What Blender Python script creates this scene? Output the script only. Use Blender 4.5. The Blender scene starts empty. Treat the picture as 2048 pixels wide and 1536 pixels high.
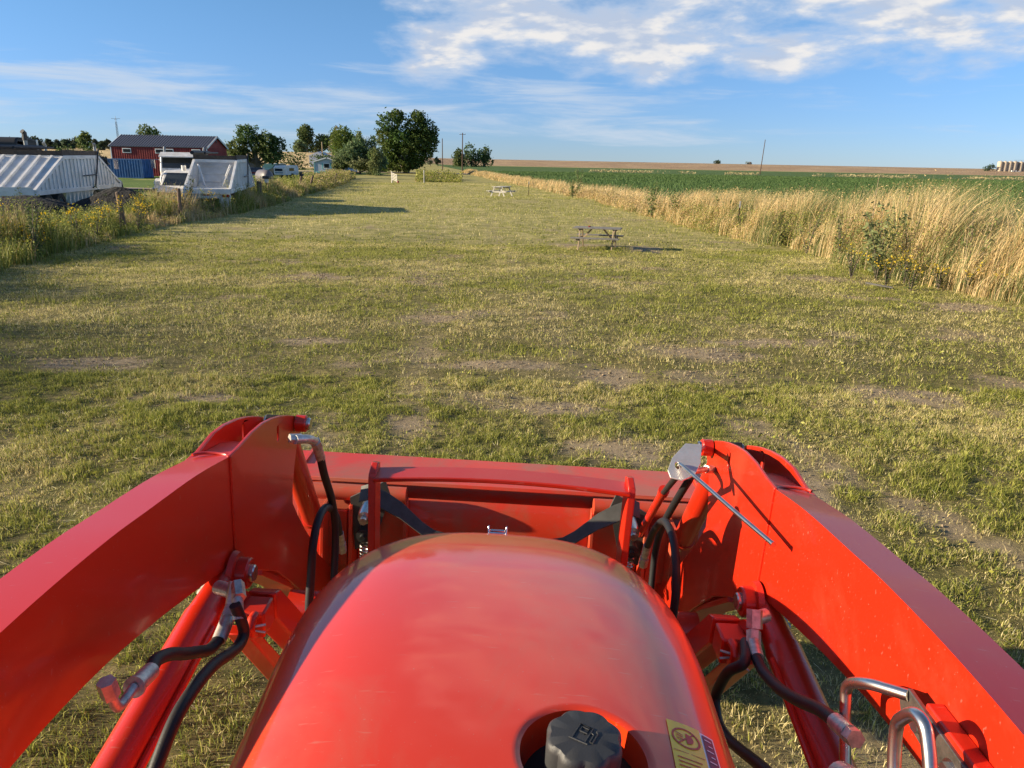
import bpy, bmesh, math, random
import numpy as np
from mathutils import Vector, Matrix, geometry
from math import sin, cos, pi, radians as R

C = bpy.context.scene.collection
scene = bpy.context.scene
random.seed(7); rng = np.random.default_rng(11)

# ------------------------------------------------------------------ camera, sky, sun, exposure
EYE = 2.5
PITCH, ROLL = R(16.63), R(1.1)
cam = bpy.data.cameras.new('camera'); camo = bpy.data.objects.new('camera', cam); C.objects.link(camo)
cam.sensor_width = 36; cam.lens = 1480 / 2048 * 36; cam.clip_start = .05; cam.clip_end = 9000
fw = Vector((0, cos(PITCH), -sin(PITCH))); up0 = Vector((0, sin(PITCH), cos(PITCH))); r0 = Vector((1, 0, 0))
cr = cos(ROLL) * r0 + sin(ROLL) * up0; cu = -sin(ROLL) * r0 + cos(ROLL) * up0
camo.matrix_world = Matrix(((cr.x, cu.x, -fw.x, 0), (cr.y, cu.y, -fw.y, 0), (cr.z, cu.z, -fw.z, EYE), (0, 0, 0, 1)))
scene.camera = camo

SUN_EL = R(17.5); SDX, SDY = -1.0, -.10          # direction towards the sun: left of the view, a little behind
sd = Vector((SDX, SDY, 0)).normalized() * cos(SUN_EL) + Vector((0, 0, sin(SUN_EL)))
sun = bpy.data.lights.new('sun', 'SUN'); sun.energy = 5.0; sun.angle = R(.53); sun.color = (1, .84, .60)
so = bpy.data.objects.new('sun', sun); C.objects.link(so); so.rotation_euler = sd.to_track_quat('Z', 'Y').to_euler()

w = bpy.data.worlds.new("World"); scene.world = w; w.use_nodes = True
nt = w.node_tree; N = nt.nodes; LK = nt.links.new
for n in list(N): N.remove(n)
def nd(t, **k):
    n = N.new(t)
    for a, b in k.items(): setattr(n, a, b)
    return n
def mth(op, a, b=None, c=None, clamp=False):
    n = nd('ShaderNodeMath', operation=op, use_clamp=clamp)
    for i, v in enumerate((a, b, c)):
        if v is None: continue
        if isinstance(v, (int, float)): n.inputs[i].default_value = v
        else: LK(v, n.inputs[i])
    return n.outputs[0]
def mixc(f, a, b, bt='MIX'):
    n = nd('ShaderNodeMix', data_type='RGBA', blend_type=bt)
    for s, v in ((0, f), (6, a), (7, b)):
        if isinstance(v, (int, float)): n.inputs[s].default_value = v
        elif isinstance(v, tuple): n.inputs[s].default_value = (*v, 1)
        else: LK(v, n.inputs[s])
    return n.outputs[2]
sky = nd('ShaderNodeTexSky', sky_type='NISHITA', sun_disc=False, sun_elevation=SUN_EL)
sky.sun_rotation = math.atan2(SDX, SDY); sky.altitude = 1500; sky.air_density = 1.0; sky.dust_density = .15; sky.ozone_density = 2.2
tc = nd('ShaderNodeTexCoord'); sp = nd('ShaderNodeSeparateXYZ'); LK(tc.outputs['Generated'], sp.inputs[0])
X, Y, Zc = sp.outputs
az = mth('ARCTAN2', X, Y); el = mth('ARCSINE', Zc)
def fbm(sx, sy, ox, oy, detail, rough=.55, dist=0.0):
    c = nd('ShaderNodeCombineXYZ'); LK(mth('MULTIPLY_ADD', az, sx, ox), c.inputs[0]); LK(mth('MULTIPLY_ADD', el, sy, oy), c.inputs[1])
    t = nd('ShaderNodeTexNoise'); t.inputs['Scale'].default_value = 1; t.inputs['Detail'].default_value = detail
    t.inputs['Roughness'].default_value = rough; t.inputs['Distortion'].default_value = dist; LK(c.outputs[0], t.inputs['Vector']); return t.outputs['Fac']
def ramp(v, a, b):
    n = nd('ShaderNodeMapRange', interpolation_type='SMOOTHSTEP'); LK(v, n.inputs[0]); n.inputs[1].default_value = a; n.inputs[2].default_value = b; return n.outputs[0]
def band(v, a, b, c, d): return mth('MULTIPLY', ramp(v, a, b), mth('SUBTRACT', 1.0, ramp(v, c, d)))
# lumpy fair-weather clouds high on the right, thin streaks low on the left and in the middle
n1 = fbm(7.5, 22, 2.35, 1.15, 10, .56, .15); n1b = fbm(7.5, 22, 2.35 + .12, 1.15 - .24, 5, .54, .15)
reg = mth('ADD', mth('MULTIPLY', band(az, -.24, -.10, .62, .95), band(el, .072, .118, .45, .8)), mth('MULTIPLY', band(az, -3.3, -3.2, -.8, -.5), .6))
cum = ramp(mth('ADD', n1, mth('MULTIPLY', mth('SUBTRACT', reg, 1.0), .40)), .44, .58)
n2 = fbm(4.5, 42, 7.7, 1.9, 6, .62, .4)
reg2 = mth('MULTIPLY', band(el, .012, .035, .085, .13), mth('SUBTRACT', 1.1, mth('MULTIPLY', ramp(az, .05, .4), .7)))
cir = mth('MULTIPLY', ramp(mth('ADD', n2, mth('MULTIPLY', mth('SUBTRACT', reg2, 1.0), .25)), .40, .70), .75)
n3 = fbm(5, 14, 1.3, 5.2, 5, .6, .5)
hi = mth('MULTIPLY', mth('MULTIPLY', ramp(el, .3, .5), ramp(n3, .45, .7)), .3)
shade = ramp(mth('SUBTRACT', n1, n1b), -.05, .10)
shade2 = mth('MULTIPLY', shade, mth('SUBTRACT', 1.0, mth('MULTIPLY', ramp(n1, .58, .74), .55)))
elg = ramp(el, 0.0, .22)
tint = mixc(elg, (.49, .65, 1.07), (.66, .90, 1.10))
skyc = mixc(1.0, sky.outputs[0], tint, 'MULTIPLY')
ccol = mixc(shade2, (3.5, 4.1, 5.2), (6.3, 6.1, 5.9))
c1 = mixc(cir, skyc, (4.3, 4.9, 5.7)); c1 = mixc(hi, c1, (4.0, 4.5, 5.3)); soft = mth('MULTIPLY', ramp(mth('ADD', n1, mth('MULTIPLY', mth('SUBTRACT', reg, 1.0), .40)), .31, .53), .72); c1 = mixc(soft, c1, (4.1, 4.7, 5.7)); c2 = mixc(mth('MULTIPLY', cum, .93), c1, ccol)
bg = nd('ShaderNodeBackground'); LK(c2, bg.inputs[0]); bg.inputs[1].default_value = .067
out = nd('ShaderNodeOutputWorld'); LK(bg.outputs[0], out.inputs[0])

scene.view_settings.view_transform = 'Standard'; scene.view_settings.look = 'None'
scene.view_settings.exposure = 1.10; scene.view_settings.gamma = 1; scene.view_settings.use_curve_mapping = False
scene.render.engine = 'CYCLES'; scene.cycles.use_denoising = True
scene.cycles.max_bounces = 6; scene.cycles.transparent_max_bounces = 8

# ------------------------------------------------------------------ materials
def material(name, col, rough=.6, metal=0, coat=0, vary=.0, vscale=4., bump=0., bscale=60., col2=None, attr=None, transl=0, spec=.5, wave=None, coat_rough=.05, bdist=.01):
    m = bpy.data.materials.new(name); m.use_nodes = True; t = m.node_tree; n = t.nodes; L = t.links.new
    b = n['Principled BSDF']; b.inputs['Roughness'].default_value = rough; b.inputs['Metallic'].default_value = metal
    b.inputs['Specular IOR Level'].default_value = spec
    if coat: b.inputs['Coat Weight'].default_value = coat; b.inputs['Coat Roughness'].default_value = coat_rough
    b.inputs['Base Color'].default_value = (*col, 1); csock = None
    tcn = n.new('ShaderNodeTexCoord')
    if attr:
        a = n.new('ShaderNodeAttribute'); a.attribute_name = attr; csock = a.outputs['Color']
    if vary or col2:
        ns = n.new('ShaderNodeTexNoise'); ns.inputs['Scale'].default_value = vscale; ns.inputs['Detail'].default_value = 6; ns.inputs['Roughness'].default_value = .65
        L(tcn.outputs['Object'], ns.inputs['Vector'])
        mr = n.new('ShaderNodeMapRange'); L(ns.outputs['Fac'], mr.inputs[0]); mr.inputs[1].default_value = .35; mr.inputs[2].default_value = .68
        mx = n.new('ShaderNodeMix'); mx.data_type = 'RGBA'; L(mr.outputs[0], mx.inputs[0])
        c2_ = col2 or tuple(min(1, c * (1 - vary)) for c in col)
        if csock: L(csock, mx.inputs[6]); mx.blend_type = 'MULTIPLY'; mx.inputs[7].default_value = (1 - vary, 1 - vary, 1 - vary, 1)
        else: mx.inputs[6].default_value = (*col, 1); mx.inputs[7].default_value = (*c2_, 1)
        csock = mx.outputs[2]
        rr = n.new('ShaderNodeMapRange'); L(ns.outputs['Fac'], rr.inputs[0]); rr.inputs[3].default_value = max(.02, rough * .8); rr.inputs[4].default_value = min(1, rough * 1.35)
        L(rr.outputs[0], b.inputs['Roughness'])
    if csock: L(csock, b.inputs['Base Color'])
    hs = None
    if bump:
        bn = n.new('ShaderNodeTexNoise'); bn.inputs['Scale'].default_value = bscale; bn.inputs['Detail'].default_value = 5; L(tcn.outputs['Object'], bn.inputs['Vector']); hs = bn.outputs['Fac']
    if wave:   # ribs: (axis, scale)
        wv = n.new('ShaderNodeTexWave'); wv.bands_direction = wave[0]; wv.inputs['Scale'].default_value = wave[1]; L(tcn.outputs['Object'], wv.inputs['Vector']); hs = wv.outputs['Fac']; bump = .8; bdist = .05
    if hs is not None:
        bp = n.new('ShaderNodeBump'); bp.inputs['Strength'].default_value = bump; bp.inputs['Distance'].default_value = bdist; L(hs, bp.inputs['Height']); L(bp.outputs[0], b.inputs['Normal'])
    if transl:
        tl = n.new('ShaderNodeBsdfTranslucent'); ms = n.new('ShaderNodeMixShader'); ms.inputs[0].default_value = transl
        if csock: L(csock, tl.inputs[0])
        else: tl.inputs[0].default_value = (*col, 1)
        L(b.outputs[0], ms.inputs[1]); L(tl.outputs[0], ms.inputs[2]); L(ms.outputs[0], n['Material Output'].inputs[0])
    return m
M = {}
def paint(name, col, dust, lo=.54, hi=.78, amt=.35, rough=.32, coat=.55):
    # tractor paint: saturated colour, clear coat, faint dust film where the noise is high
    m = material(name, col, rough, 0, coat, coat_rough=.09); t = m.node_tree; n = t.nodes; L = t.links.new; b = n['Principled BSDF']
    tcn = n.new('ShaderNodeTexCoord'); a = n.new('ShaderNodeTexNoise'); a.inputs['Scale'].default_value = 2.6; a.inputs['Detail'].default_value = 9; a.inputs['Roughness'].default_value = .68; a.inputs['Distortion'].default_value = .5
    L(tcn.outputs['Object'], a.inputs['Vector']); mr = n.new('ShaderNodeMapRange'); L(a.outputs[0], mr.inputs[0]); mr.inputs[1].default_value = lo; mr.inputs[2].default_value = hi; mr.inputs[4].default_value = amt
    mx = n.new('ShaderNodeMix'); mx.data_type = 'RGBA'; L(mr.outputs[0], mx.inputs[0]); mx.inputs[6].default_value = (*col, 1); mx.inputs[7].default_value = (*dust, 1); 
    s = n.new('ShaderNodeTexNoise'); s.inputs['Scale'].default_value = 210; s.inputs['Detail'].default_value = 1; L(tcn.outputs['Object'], s.inputs['Vector'])
    sr = n.new('ShaderNodeMapRange'); L(s.outputs[0], sr.inputs[0]); sr.inputs[1].default_value = .74; sr.inputs[2].default_value = .80; sr.inputs[4].default_value = .35
    m2 = n.new('ShaderNodeMix'); m2.data_type = 'RGBA'; L(sr.outputs[0], m2.inputs[0]); L(mx.outputs[2], m2.inputs[6]); m2.inputs[7].default_value = (.42, .33, .25, 1)
    mp = n.new('ShaderNodeMapping'); mp.inputs['Scale'].default_value = (9, 70, 40); mp.inputs['Rotation'].default_value = (.3, .2, .9); L(tcn.outputs['Object'], mp.inputs[0])
    q = n.new('ShaderNodeTexNoise'); q.inputs['Scale'].default_value = 1.6; q.inputs['Detail'].default_value = 2; L(mp.outputs[0], q.inputs['Vector']); qr = n.new('ShaderNodeMapRange'); L(q.outputs[0], qr.inputs[0]); qr.inputs[1].default_value = .70; qr.inputs[2].default_value = .74; qr.inputs[4].default_value = .28
    m3 = n.new('ShaderNodeMix'); m3.data_type = 'RGBA'; L(qr.outputs[0], m3.inputs[0]); L(m2.outputs[2], m3.inputs[6]); m3.inputs[7].default_value = (*[min(1, c * 1.0 + .10) for c in dust], 1)
    L(m3.outputs[2], b.inputs['Base Color'])
    c = n.new('ShaderNodeMapRange'); L(a.outputs[0], c.inputs[0]); c.inputs[1].default_value = .3; c.inputs[2].default_value = .75; c.inputs[3].default_value = .03; c.inputs[4].default_value = .17; L(c.outputs[0], b.inputs['Coat Roughness'])
    return m
M['orange'] = paint('orange_paint', (.52, .017, .002), (.36, .11, .06), .54, .82, .35, rough=.40, coat=.28)
M['hood'] = paint('hood_paint', (.72, .040, .004), (.46, .17, .09), .44, .70, .45, .36, .75)
M['bucket'] = paint('bucket_paint', (.68, .045, .012), (.30, .15, .08), .45, .62, .6, .45, .3)
M['hose'] = material('black_rubber', (.012, .012, .014), .55, bump=.3, bscale=300, bdist=.001)
M['blackmetal'] = material('black_steel', (.035, .036, .035), .42, .3, vary=.4, vscale=30)
M['lever'] = material('dusty_black_steel', (.075, .075, .068), .55, .2, vary=.35, vscale=25); M['zinc'] = material('zinc_steel', (.62, .60, .56), .27, 1, vary=.35, vscale=35)
M['darkzinc'] = material('grimy_steel', (.32, .29, .25), .42, .9, vary=.6, vscale=40)
M['fitting'] = material('dull_zinc_fitting', (.66, .63, .58), .42, .8, vary=.45, vscale=60); M['plate'] = material('dull_plated_steel', (.78, .76, .72), .48, .75, vary=.25, vscale=30); M['capblack'] = material('cap_plastic', (.035, .035, .036), .5, bump=.35, bscale=400, vary=.3, vscale=20, bdist=.0008)
M['void'] = material('dark_opening', (.01, .009, .009), .8)
M['yellow'] = material('label_yellow', (.85, .60, .02), .4, coat=.3); M['lred'] = material('label_red', (.45, .03, .02), .4); M['lwhite'] = material('label_white', (.75, .75, .78), .4); M['lnavy'] = material('label_navy', (.02, .025, .06), .4)
M['tyre'] = material('tyre_rubber', (.02, .02, .02), .8, bump=.3, bscale=60)
M['white'] = material('white_paint', (.72, .72, .70), .4, col2=(.50, .47, .42), vscale=3., coat=.2)
M['trailer'] = material('trailer_white_paint', (.74, .74, .73), .5, col2=(.56, .54, .50), vscale=1.6)
M['glass'] = material('dark_glass', (.015, .02, .022), .08, 0, .5); M['pane'] = material('dark_pane', (.012, .014, .016), .35, spec=.25); M['chrome'] = material('chrome', (.75, .75, .76), .12, 1)
M['tarp'] = material('dark_canvas', (.10, .075, .055), .85, vary=.5, vscale=6, bump=.4, bscale=12, bdist=.03); M['blacktarp'] = material('black_canvas', (.012, .013, .017), .6)
M['redlamp'] = material('red_lens', (.30, .01, .008), .25); M['grille'] = material('dark_grille', (.03, .03, .032), .5); M['bluep'] = material('navy_paint', (.012, .022, .13), .35, coat=.4)
M['container'] = material('blue_container_paint', (.03, .13, .33), .5, vary=.4, vscale=2); M['barn'] = material('red_barn_steel', (.30, .024, .020), .55, vary=.3, vscale=1.2)
M['roof'] = material('grey_ribbed_roof', (.12, .12, .14), .45, .2, vary=.15, vscale=2); M['shingle'] = material('dark_shingle', (.04, .045, .05), .9, bump=.5, bscale=20); M['trimw'] = material('white_trim', (.72, .72, .72), .5)
M['sidingb'] = material('pale_blue_siding', (.42, .47, .56), .7, vary=.12, vscale=2); M['teal'] = material('teal_trim', (.17, .42, .44), .7)
M['wood'] = material('weathered_grey_wood', (.22, .205, .185), .85, col2=(.12, .112, .10), vscale=9, bump=.5, bscale=40, bdist=.004); M['woodl'] = material('pale_wood', (.44, .33, .21), .8, col2=(.27, .20, .13), vscale=12); M['woodw'] = material('whitish_wood', (.55, .53, .48), .8, col2=(.36, .34, .30), vscale=8)
M['post'] = material('fence_wood', (.20, .13, .085), .9, col2=(.10, .07, .05), vscale=12, bump=.6, bscale=30, bdist=.01); M['pole'] = material('pole_wood', (.10, .060, .040), .85, vary=.3, vscale=1)
M['millings'] = material('asphalt_millings', (.006, .006, .0065), .95, bump=1, bscale=9, bdist=.12); M['bark'] = material('bark', (.14, .11, .08), .95, vary=.5, vscale=3, bump=.8, bscale=12, bdist=.03)
M['tank'] = material('beige_tank', (.55, .45, .33), .6, vary=.1, vscale=.3); M['tankd'] = material('brown_tank', (.26, .20, .15), .6)
M['leaf'] = material('foliage', (.1, .12, .04), .65, attr='col', transl=.36, spec=.25); M['stalk'] = material('dry_stalk', (.4, .3, .15), .6, attr='col', transl=.22, spec=.3)
M['silver'] = material('silver_paint', (.22, .235, .25), .4, .4); M['greencar'] = material('dark_green_paint', (.02, .06, .04), .3, coat=.5); M['greycar'] = material('dull_grey_paint', (.12, .11, .12), .5); M['redp'] = material('faded_red_paint', (.22, .025, .02), .5)
M['signb'] = material('sign_pale_blue', (.46, .53, .58), .5); M['signd'] = material('sign_dark_blue', (.12, .20, .27), .5)

# ------------------------------------------------------------------ mesh helpers
class MB:
    def __init__(s): s.v = []; s.f = []; s.m = []; s.mi = 0
    def add(s, vs, fs):
        o = len(s.v); s.v += [tuple(v) for v in vs]; s.f += [tuple(o + i for i in f) for f in fs]; s.m += [s.mi] * len(fs); return s
    def box(s, c, d, rot=None):
        c = Vector(c); P = []
        for i in (-1, 1):
            for j in (-1, 1):
                for k in (-1, 1):
                    p = Vector((i * d[0] / 2, j * d[1] / 2, k * d[2] / 2))
                    if rot is not None: p = rot @ p
                    P.append(c + p)
        return s.add(P, [(0, 1, 3, 2), (4, 6, 7, 5), (0, 4, 5, 1), (2, 3, 7, 6), (0, 2, 6, 4), (1, 5, 7, 3)])
    def hexa(s, P): # 8 points: bottom 4 (ccw), top 4
        return s.add(P, [(3, 2, 1, 0), (4, 5, 6, 7), (0, 1, 5, 4), (1, 2, 6, 5), (2, 3, 7, 6), (3, 0, 4, 7)])
    def prism(s, poly, axis, a, b, holes=()):
        # poly in the two other axes (in x,y,z order), extruded along axis from a to b
        def pt(p, t):
            l = list(p); l.insert('xyz'.index(axis), t); return tuple(l)
        loops = [list(poly)] + [list(h) for h in holes]
        flat = [p for l in loops for p in l]; n = len(flat)
        tris = geometry.tessellate_polygon([[Vector((p[0], p[1], 0)) for p in l] for l in loops])
        vs = [pt(p, a) for p in flat] + [pt(p, b) for p in flat]; fs = []
        for t in tris: fs.append(tuple(t)); fs.append(tuple(n + i for i in reversed(t)))
        o = 0
        for l in loops:
            k = len(l)
            for i in range(k): j = (i + 1) % k; fs.append((o + i, o + j, n + o + j, n + o + i))
            o += k
        return s.add(vs, fs)
    def tube(s, pts, r, n=10, cap=True, closed=False, squash=None):
        pts = [Vector(p) for p in pts]; K = len(pts); rs = r if isinstance(r, (list, tuple)) else [r] * K
        t0 = (pts[1] - pts[0]).normalized(); up = Vector((0, 0, 1)) if abs(t0.z) < .9 else Vector((1, 0, 0)); nrm = t0.cross(up).normalized(); vs = []; fs = []
        for i, p in enumerate(pts):
            t = (pts[min(i + 1, K - 1)] - pts[max(i - 1, 0)]).normalized()
            nrm = (nrm - t * nrm.dot(t)).normalized(); bn = t.cross(nrm)
            for k in range(n):
                a = 2 * pi * k / n; vs.append(p + (nrm * cos(a) + bn * sin(a)) * rs[i])
        for i in range(K - 1):
            for k in range(n): fs.append((i * n + k, i * n + (k + 1) % n, (i + 1) * n + (k + 1) % n, (i + 1) * n + k))
        if cap: fs.append(tuple(reversed(range(n)))); fs.append(tuple((K - 1) * n + k for k in range(n)))
        return s.add(vs, fs)
    def cyl(s, a, b, r, r2=None, n=20): return s.tube([a, b], [r, r if r2 is None else r2], n)
    def ribbon(s, pts, hw, th):   # flat bar following pts: hw = half-height vectors, th = thickness vector
        P = [Vector(p) for p in pts]; vs = []; fs = []
        for p, h, t in zip(P, hw, th):
            h = Vector(h); t = Vector(t); vs += [p - h - t, p + h - t, p + h + t, p - h + t]
        for i in range(len(P) - 1):
            for k in range(4): fs.append((4 * i + k, 4 * i + (k + 1) % 4, 4 * i + 4 + (k + 1) % 4, 4 * i + 4 + k))
        e = 4 * (len(P) - 1); fs += [(3, 2, 1, 0), (e, e + 1, e + 2, e + 3)]; return s.add(vs, fs)
    def lathe(s, prof, c, axis='z', n=28):
        c = Vector(c); vs = []; fs = []
        for (r, h) in prof:
            for k in range(n):
                a = 2 * pi * k / n; q = (r * cos(a), r * sin(a), h)
                if axis == 'x': q = (h, r * cos(a), r * sin(a))
                if axis == 'y': q = (r * sin(a), h, r * cos(a))
                vs.append(c + Vector(q))
        for i in range(len(prof) - 1):
            for k in range(n): fs.append((i * n + k, i * n + (k + 1) % n, (i + 1) * n + (k + 1) % n, (i + 1) * n + k))
        return s.add(vs, fs)
    def build(s, name, mats, parent=None, smooth=35, bevel=0, segs=2):
        me = bpy.data.meshes.new(name); me.from_pydata(s.v, [], s.f)
        for m_ in (mats if isinstance(mats, (list, tuple)) else [mats]): me.materials.append(M[m_] if isinstance(m_, str) else m_)
        me.polygons.foreach_set('material_index', s.m)
        b = bmesh.new(); b.from_mesh(me); bmesh.ops.recalc_face_normals(b, faces=b.faces); b.to_mesh(me); b.free()
        if smooth:
            me.polygons.foreach_set('use_smooth', [True] * len(me.polygons)); me.set_sharp_from_angle(angle=R(smooth))
        o = bpy.data.objects.new(name, me); C.objects.link(o)
        if parent: o.parent = parent
        if bevel:
            md = o.modifiers.new('bevel', 'BEVEL'); md.width = bevel; md.segments = segs; md.limit_method = 'ANGLE'; md.angle_limit = R(35)
        return o
def tag(o, label=None, cat=None, group=None, kind=None):
    if label: o['label'] = label
    if cat: o['category'] = cat
    if group: o['group'] = group
    if kind: o['kind'] = kind
    return o
def thing(name, label, cat, loc=(0, 0, 0), rz=0, group=None):
    o = bpy.data.objects.new(name, None); C.objects.link(o); o.location = loc; o.rotation_euler = (0, 0, rz); o.empty_display_size = .3
    return tag(o, label, cat, group)
def arc(c, r, a0, a1, n): return [(c[0] + r * cos(R(a0 + (a1 - a0) * i / (n - 1))), c[1] + r * sin(R(a0 + (a1 - a0) * i / (n - 1)))) for i in range(n)]
def smooth_pts(P, k=6):   # Catmull-Rom through P
    P = [Vector(p) for p in P]; Q = [P[0] * 2 - P[1]] + P + [P[-1] * 2 - P[-2]]; out_ = []
    for i in range(1, len(Q) - 2):
        a, b, c, d = Q[i - 1:i + 3]
        for j in range(k):
            t = j / k; out_.append(.5 * ((2 * b) + (c - a) * t + (2 * a - 5 * b + 4 * c - d) * t * t + (3 * b - a - 3 * c + d) * t ** 3))
    return out_ + [P[-1]]
def copy_tree(o, parent=None):
    c = o.copy(); C.objects.link(c)
    if parent: c.parent = parent
    for ch in [x for x in bpy.data.objects if x.parent == o]: copy_tree(ch, c)
    return c

# numpy noise (value noise on a hashed lattice) shared by ground relief, bare patches and grass
def vnoise(x, y, seed=0):
    xi = np.floor(x).astype(np.int64); yi = np.floor(y).astype(np.int64); fx = x - xi; fy = y - yi
    fx = fx * fx * (3 - 2 * fx); fy = fy * fy * (3 - 2 * fy)
    def h(a, b):
        n = (a * 374761393 + b * 668265263 + seed * 1442695041) & 0x7fffffff; n = ((n ^ (n >> 13)) * 1274126177) & 0x7fffffff
        n = (n ^ (n >> 16)) & 0xffff; return n / 65535.0
    return (h(xi, yi) * (1 - fx) + h(xi + 1, yi) * fx) * (1 - fy) + (h(xi, yi + 1) * (1 - fx) + h(xi + 1, yi + 1) * fx) * fy
def fnoise(x, y, seed=0, oct=4):
    s = 0; a = .5; t = 0
    for i in range(oct): s = s + a * vnoise(x * 2 ** i + 17.3 * i, y * 2 ** i - 9.1 * i, seed + i); t += a; a *= .55
    return s / t
def sstep(v, a, b): t = np.clip((v - a) / (b - a), 0, 1); return t * t * (3 - 2 * t)

# ------------------------------------------------------------------ ground relief
def ylerp(t, y): t = np.array(t); return np.interp(y, t[:, 0], t[:, 1])
LF = [(-8, -10.2), (16, -11.2), (20.4, -12.0), (27.5, -12.8), (40, -13.2), (58, -15.6), (79, -17.8), (99, -21.3), (120, -24)]
RF = [(-8, 10.6), (14.2, 9.9), (17.2, 9.0), (24, 9.0), (31, 7.7), (56, 5.6), (87, .6), (190, -13.6)]
def left_edge(y): return ylerp(LF, y)
def right_edge(y): return ylerp(RF, y)
TILT = math.tan(R(2.41))
def gh(x, y):
    x = np.asarray(x, float); y = np.asarray(y, float); d = np.hypot(x, y)
    near = 1 - sstep(d, 25, 60)
    z = (fnoise(x * .9, y * .9, 3) - .5) * .09 * near + (fnoise(x * 3.7, y * 3.7, 9, 3) - .5) * .035 * (1 - sstep(d, 12, 30)) + (fnoise(x * .11, y * .11, 5, 2) - .5) * .35 * sstep(d, 12, 40) * (1 - sstep(d, 150, 300))
    dt = np.hypot(x, y - .6); z = z * sstep(dt, 1.0, 4.0) - x * TILT * (1 - sstep(dt, 2.2, 6.5))
    ang = x / np.maximum(y, 1.)
    st = 560 - 330 * sstep(-ang, .06, .26); en = 790 - 420 * sstep(-ang, .06, .26)
    s = np.clip((y - st) / (en - st), 0, 1); z = z + 5.6 * s * s * (3 - 2 * s) * (1 - sstep(y, 1500, 2600) * 1.2)
    return z
def gz(x, y): return float(gh(np.array([x]), np.array([y]))[0])
def grid_mesh(name, Xs, Ys, Zs, mat, kind='structure', smooth=True, flip=False):
    ny, nx = Xs.shape; me = bpy.data.meshes.new(name); nv = nx * ny
    me.vertices.add(nv); me.vertices.foreach_set('co', np.stack([Xs, Ys, Zs], -1).reshape(-1).astype('f4'))
    i = np.arange(ny - 1)[:, None] * nx + np.arange(nx - 1)[None]; q = np.stack([i, i + 1, i + nx + 1, i + nx], -1).reshape(-1, 4)
    nf = len(q); me.loops.add(nf * 4); me.loops.foreach_set('vertex_index', q.reshape(-1).astype('i4')); me.polygons.add(nf)
    me.polygons.foreach_set('loop_start', np.arange(0, nf * 4, 4, dtype='i4')); me.polygons.foreach_set('use_smooth', np.ones(nf, bool))
    me.materials.append(mat); me.update(calc_edges=True); me.validate()
    o = bpy.data.objects.new(name, me); C.objects.link(o); o['kind'] = kind; return o

# bare patches: (x, y, rx, ry)
PATCH = [(-4.5, 16.5, 1.0, .55), (-5.2, 9.0, 1.0, .42), (.5, 7.5, .55, .33), (-2.9, 10.3, .6, .3), (2.5, 10.0, 1.1, .5), (-1.4, 12.0, .8, .45), (3.6, 10.8, 1.3, .35), (-3.4, 7.6, .7, .22), (.9, 6.3, .6, .4), (-.3, 9.2, 1.2, .25), (2.2, 5.6, .5, .9), (4.2, 23.5, .8, 1.2), (2.1, 24.0, 1.6, .8), (0.6, 50.5, 1.6, 2.4), (8.7, 14.0, 1.4, .6), (1.2, 8.9, .5, .6), (-1.0, 6.9, .4, .4), (4.6, 8.2, 1.2, .5), (6.4, 6.9, .9, .5), (6.8, 17.5, 1.2, .4)]
TRACK = [(2.3, 7.2), (2.9, 5.9), (3.5, 4.6), (3.9, 3.4), (4.3, 1.5)]
def bare(x, y):
    wv = .55 * fnoise(x * 1.6, y * 1.6, 31, 4) + .45 * fnoise(x * 6.5, y * 6.5, 33, 3); b = np.zeros_like(x)
    for (px, py, rx, ry) in PATCH:
        d = np.hypot((x - px) / rx, (y - py) / ry) * 1.22; b = np.maximum(b, 1 - sstep(d + (wv - .5) * 2.6, .55, 1.15))
    for (a, c) in zip(TRACK[:-1], TRACK[1:]):
        ax, ay = a; dx, dy = c[0] - ax, c[1] - ay; t = np.clip(((x - ax) * dx + (y - ay) * dy) / (dx * dx + dy * dy), 0, 1)
        d = np.hypot(x - ax - t * dx, y - ay - t * dy); b = np.maximum(b, (1 - sstep(d + (wv - .5) * .9, .04, .24)) * .85)
    g = fnoise(x * .55, y * .8, 77, 4) + .35 * (fnoise(x * 2.3, y * 3.1, 41, 3) - .5)
    thin = .66 - .05 * sstep(x, -3, 4) * (1 - sstep(y, 14, 30))
    b = np.maximum(b, sstep(g, thin, thin + .13) * .7)
    # strips pressed by the wheels along the lane
    for off in (-1.1, .9):
        b = np.maximum(b, .45 * (1 - sstep(np.abs(x - off + .085 * (y - 8) - .25 * (wv - .5)), .08, .35)) * sstep(wv, .42, .6))
    return b * .92

# ------------------------------------------------------------------ THE TRACTOR (front loader seen from the seat)
tractor = thing('tractor', 'orange front-loader tractor in the foreground seen from its driving seat', 'tractor')
tractor.matrix_world = Matrix.Translation((0, 0, EYE)) @ Matrix.Rotation(R(-.13), 4, 'Z') @ Matrix.Rotation(R(2.41), 4, 'Y') @ Matrix.Translation((.01, 0, -EYE))

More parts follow.
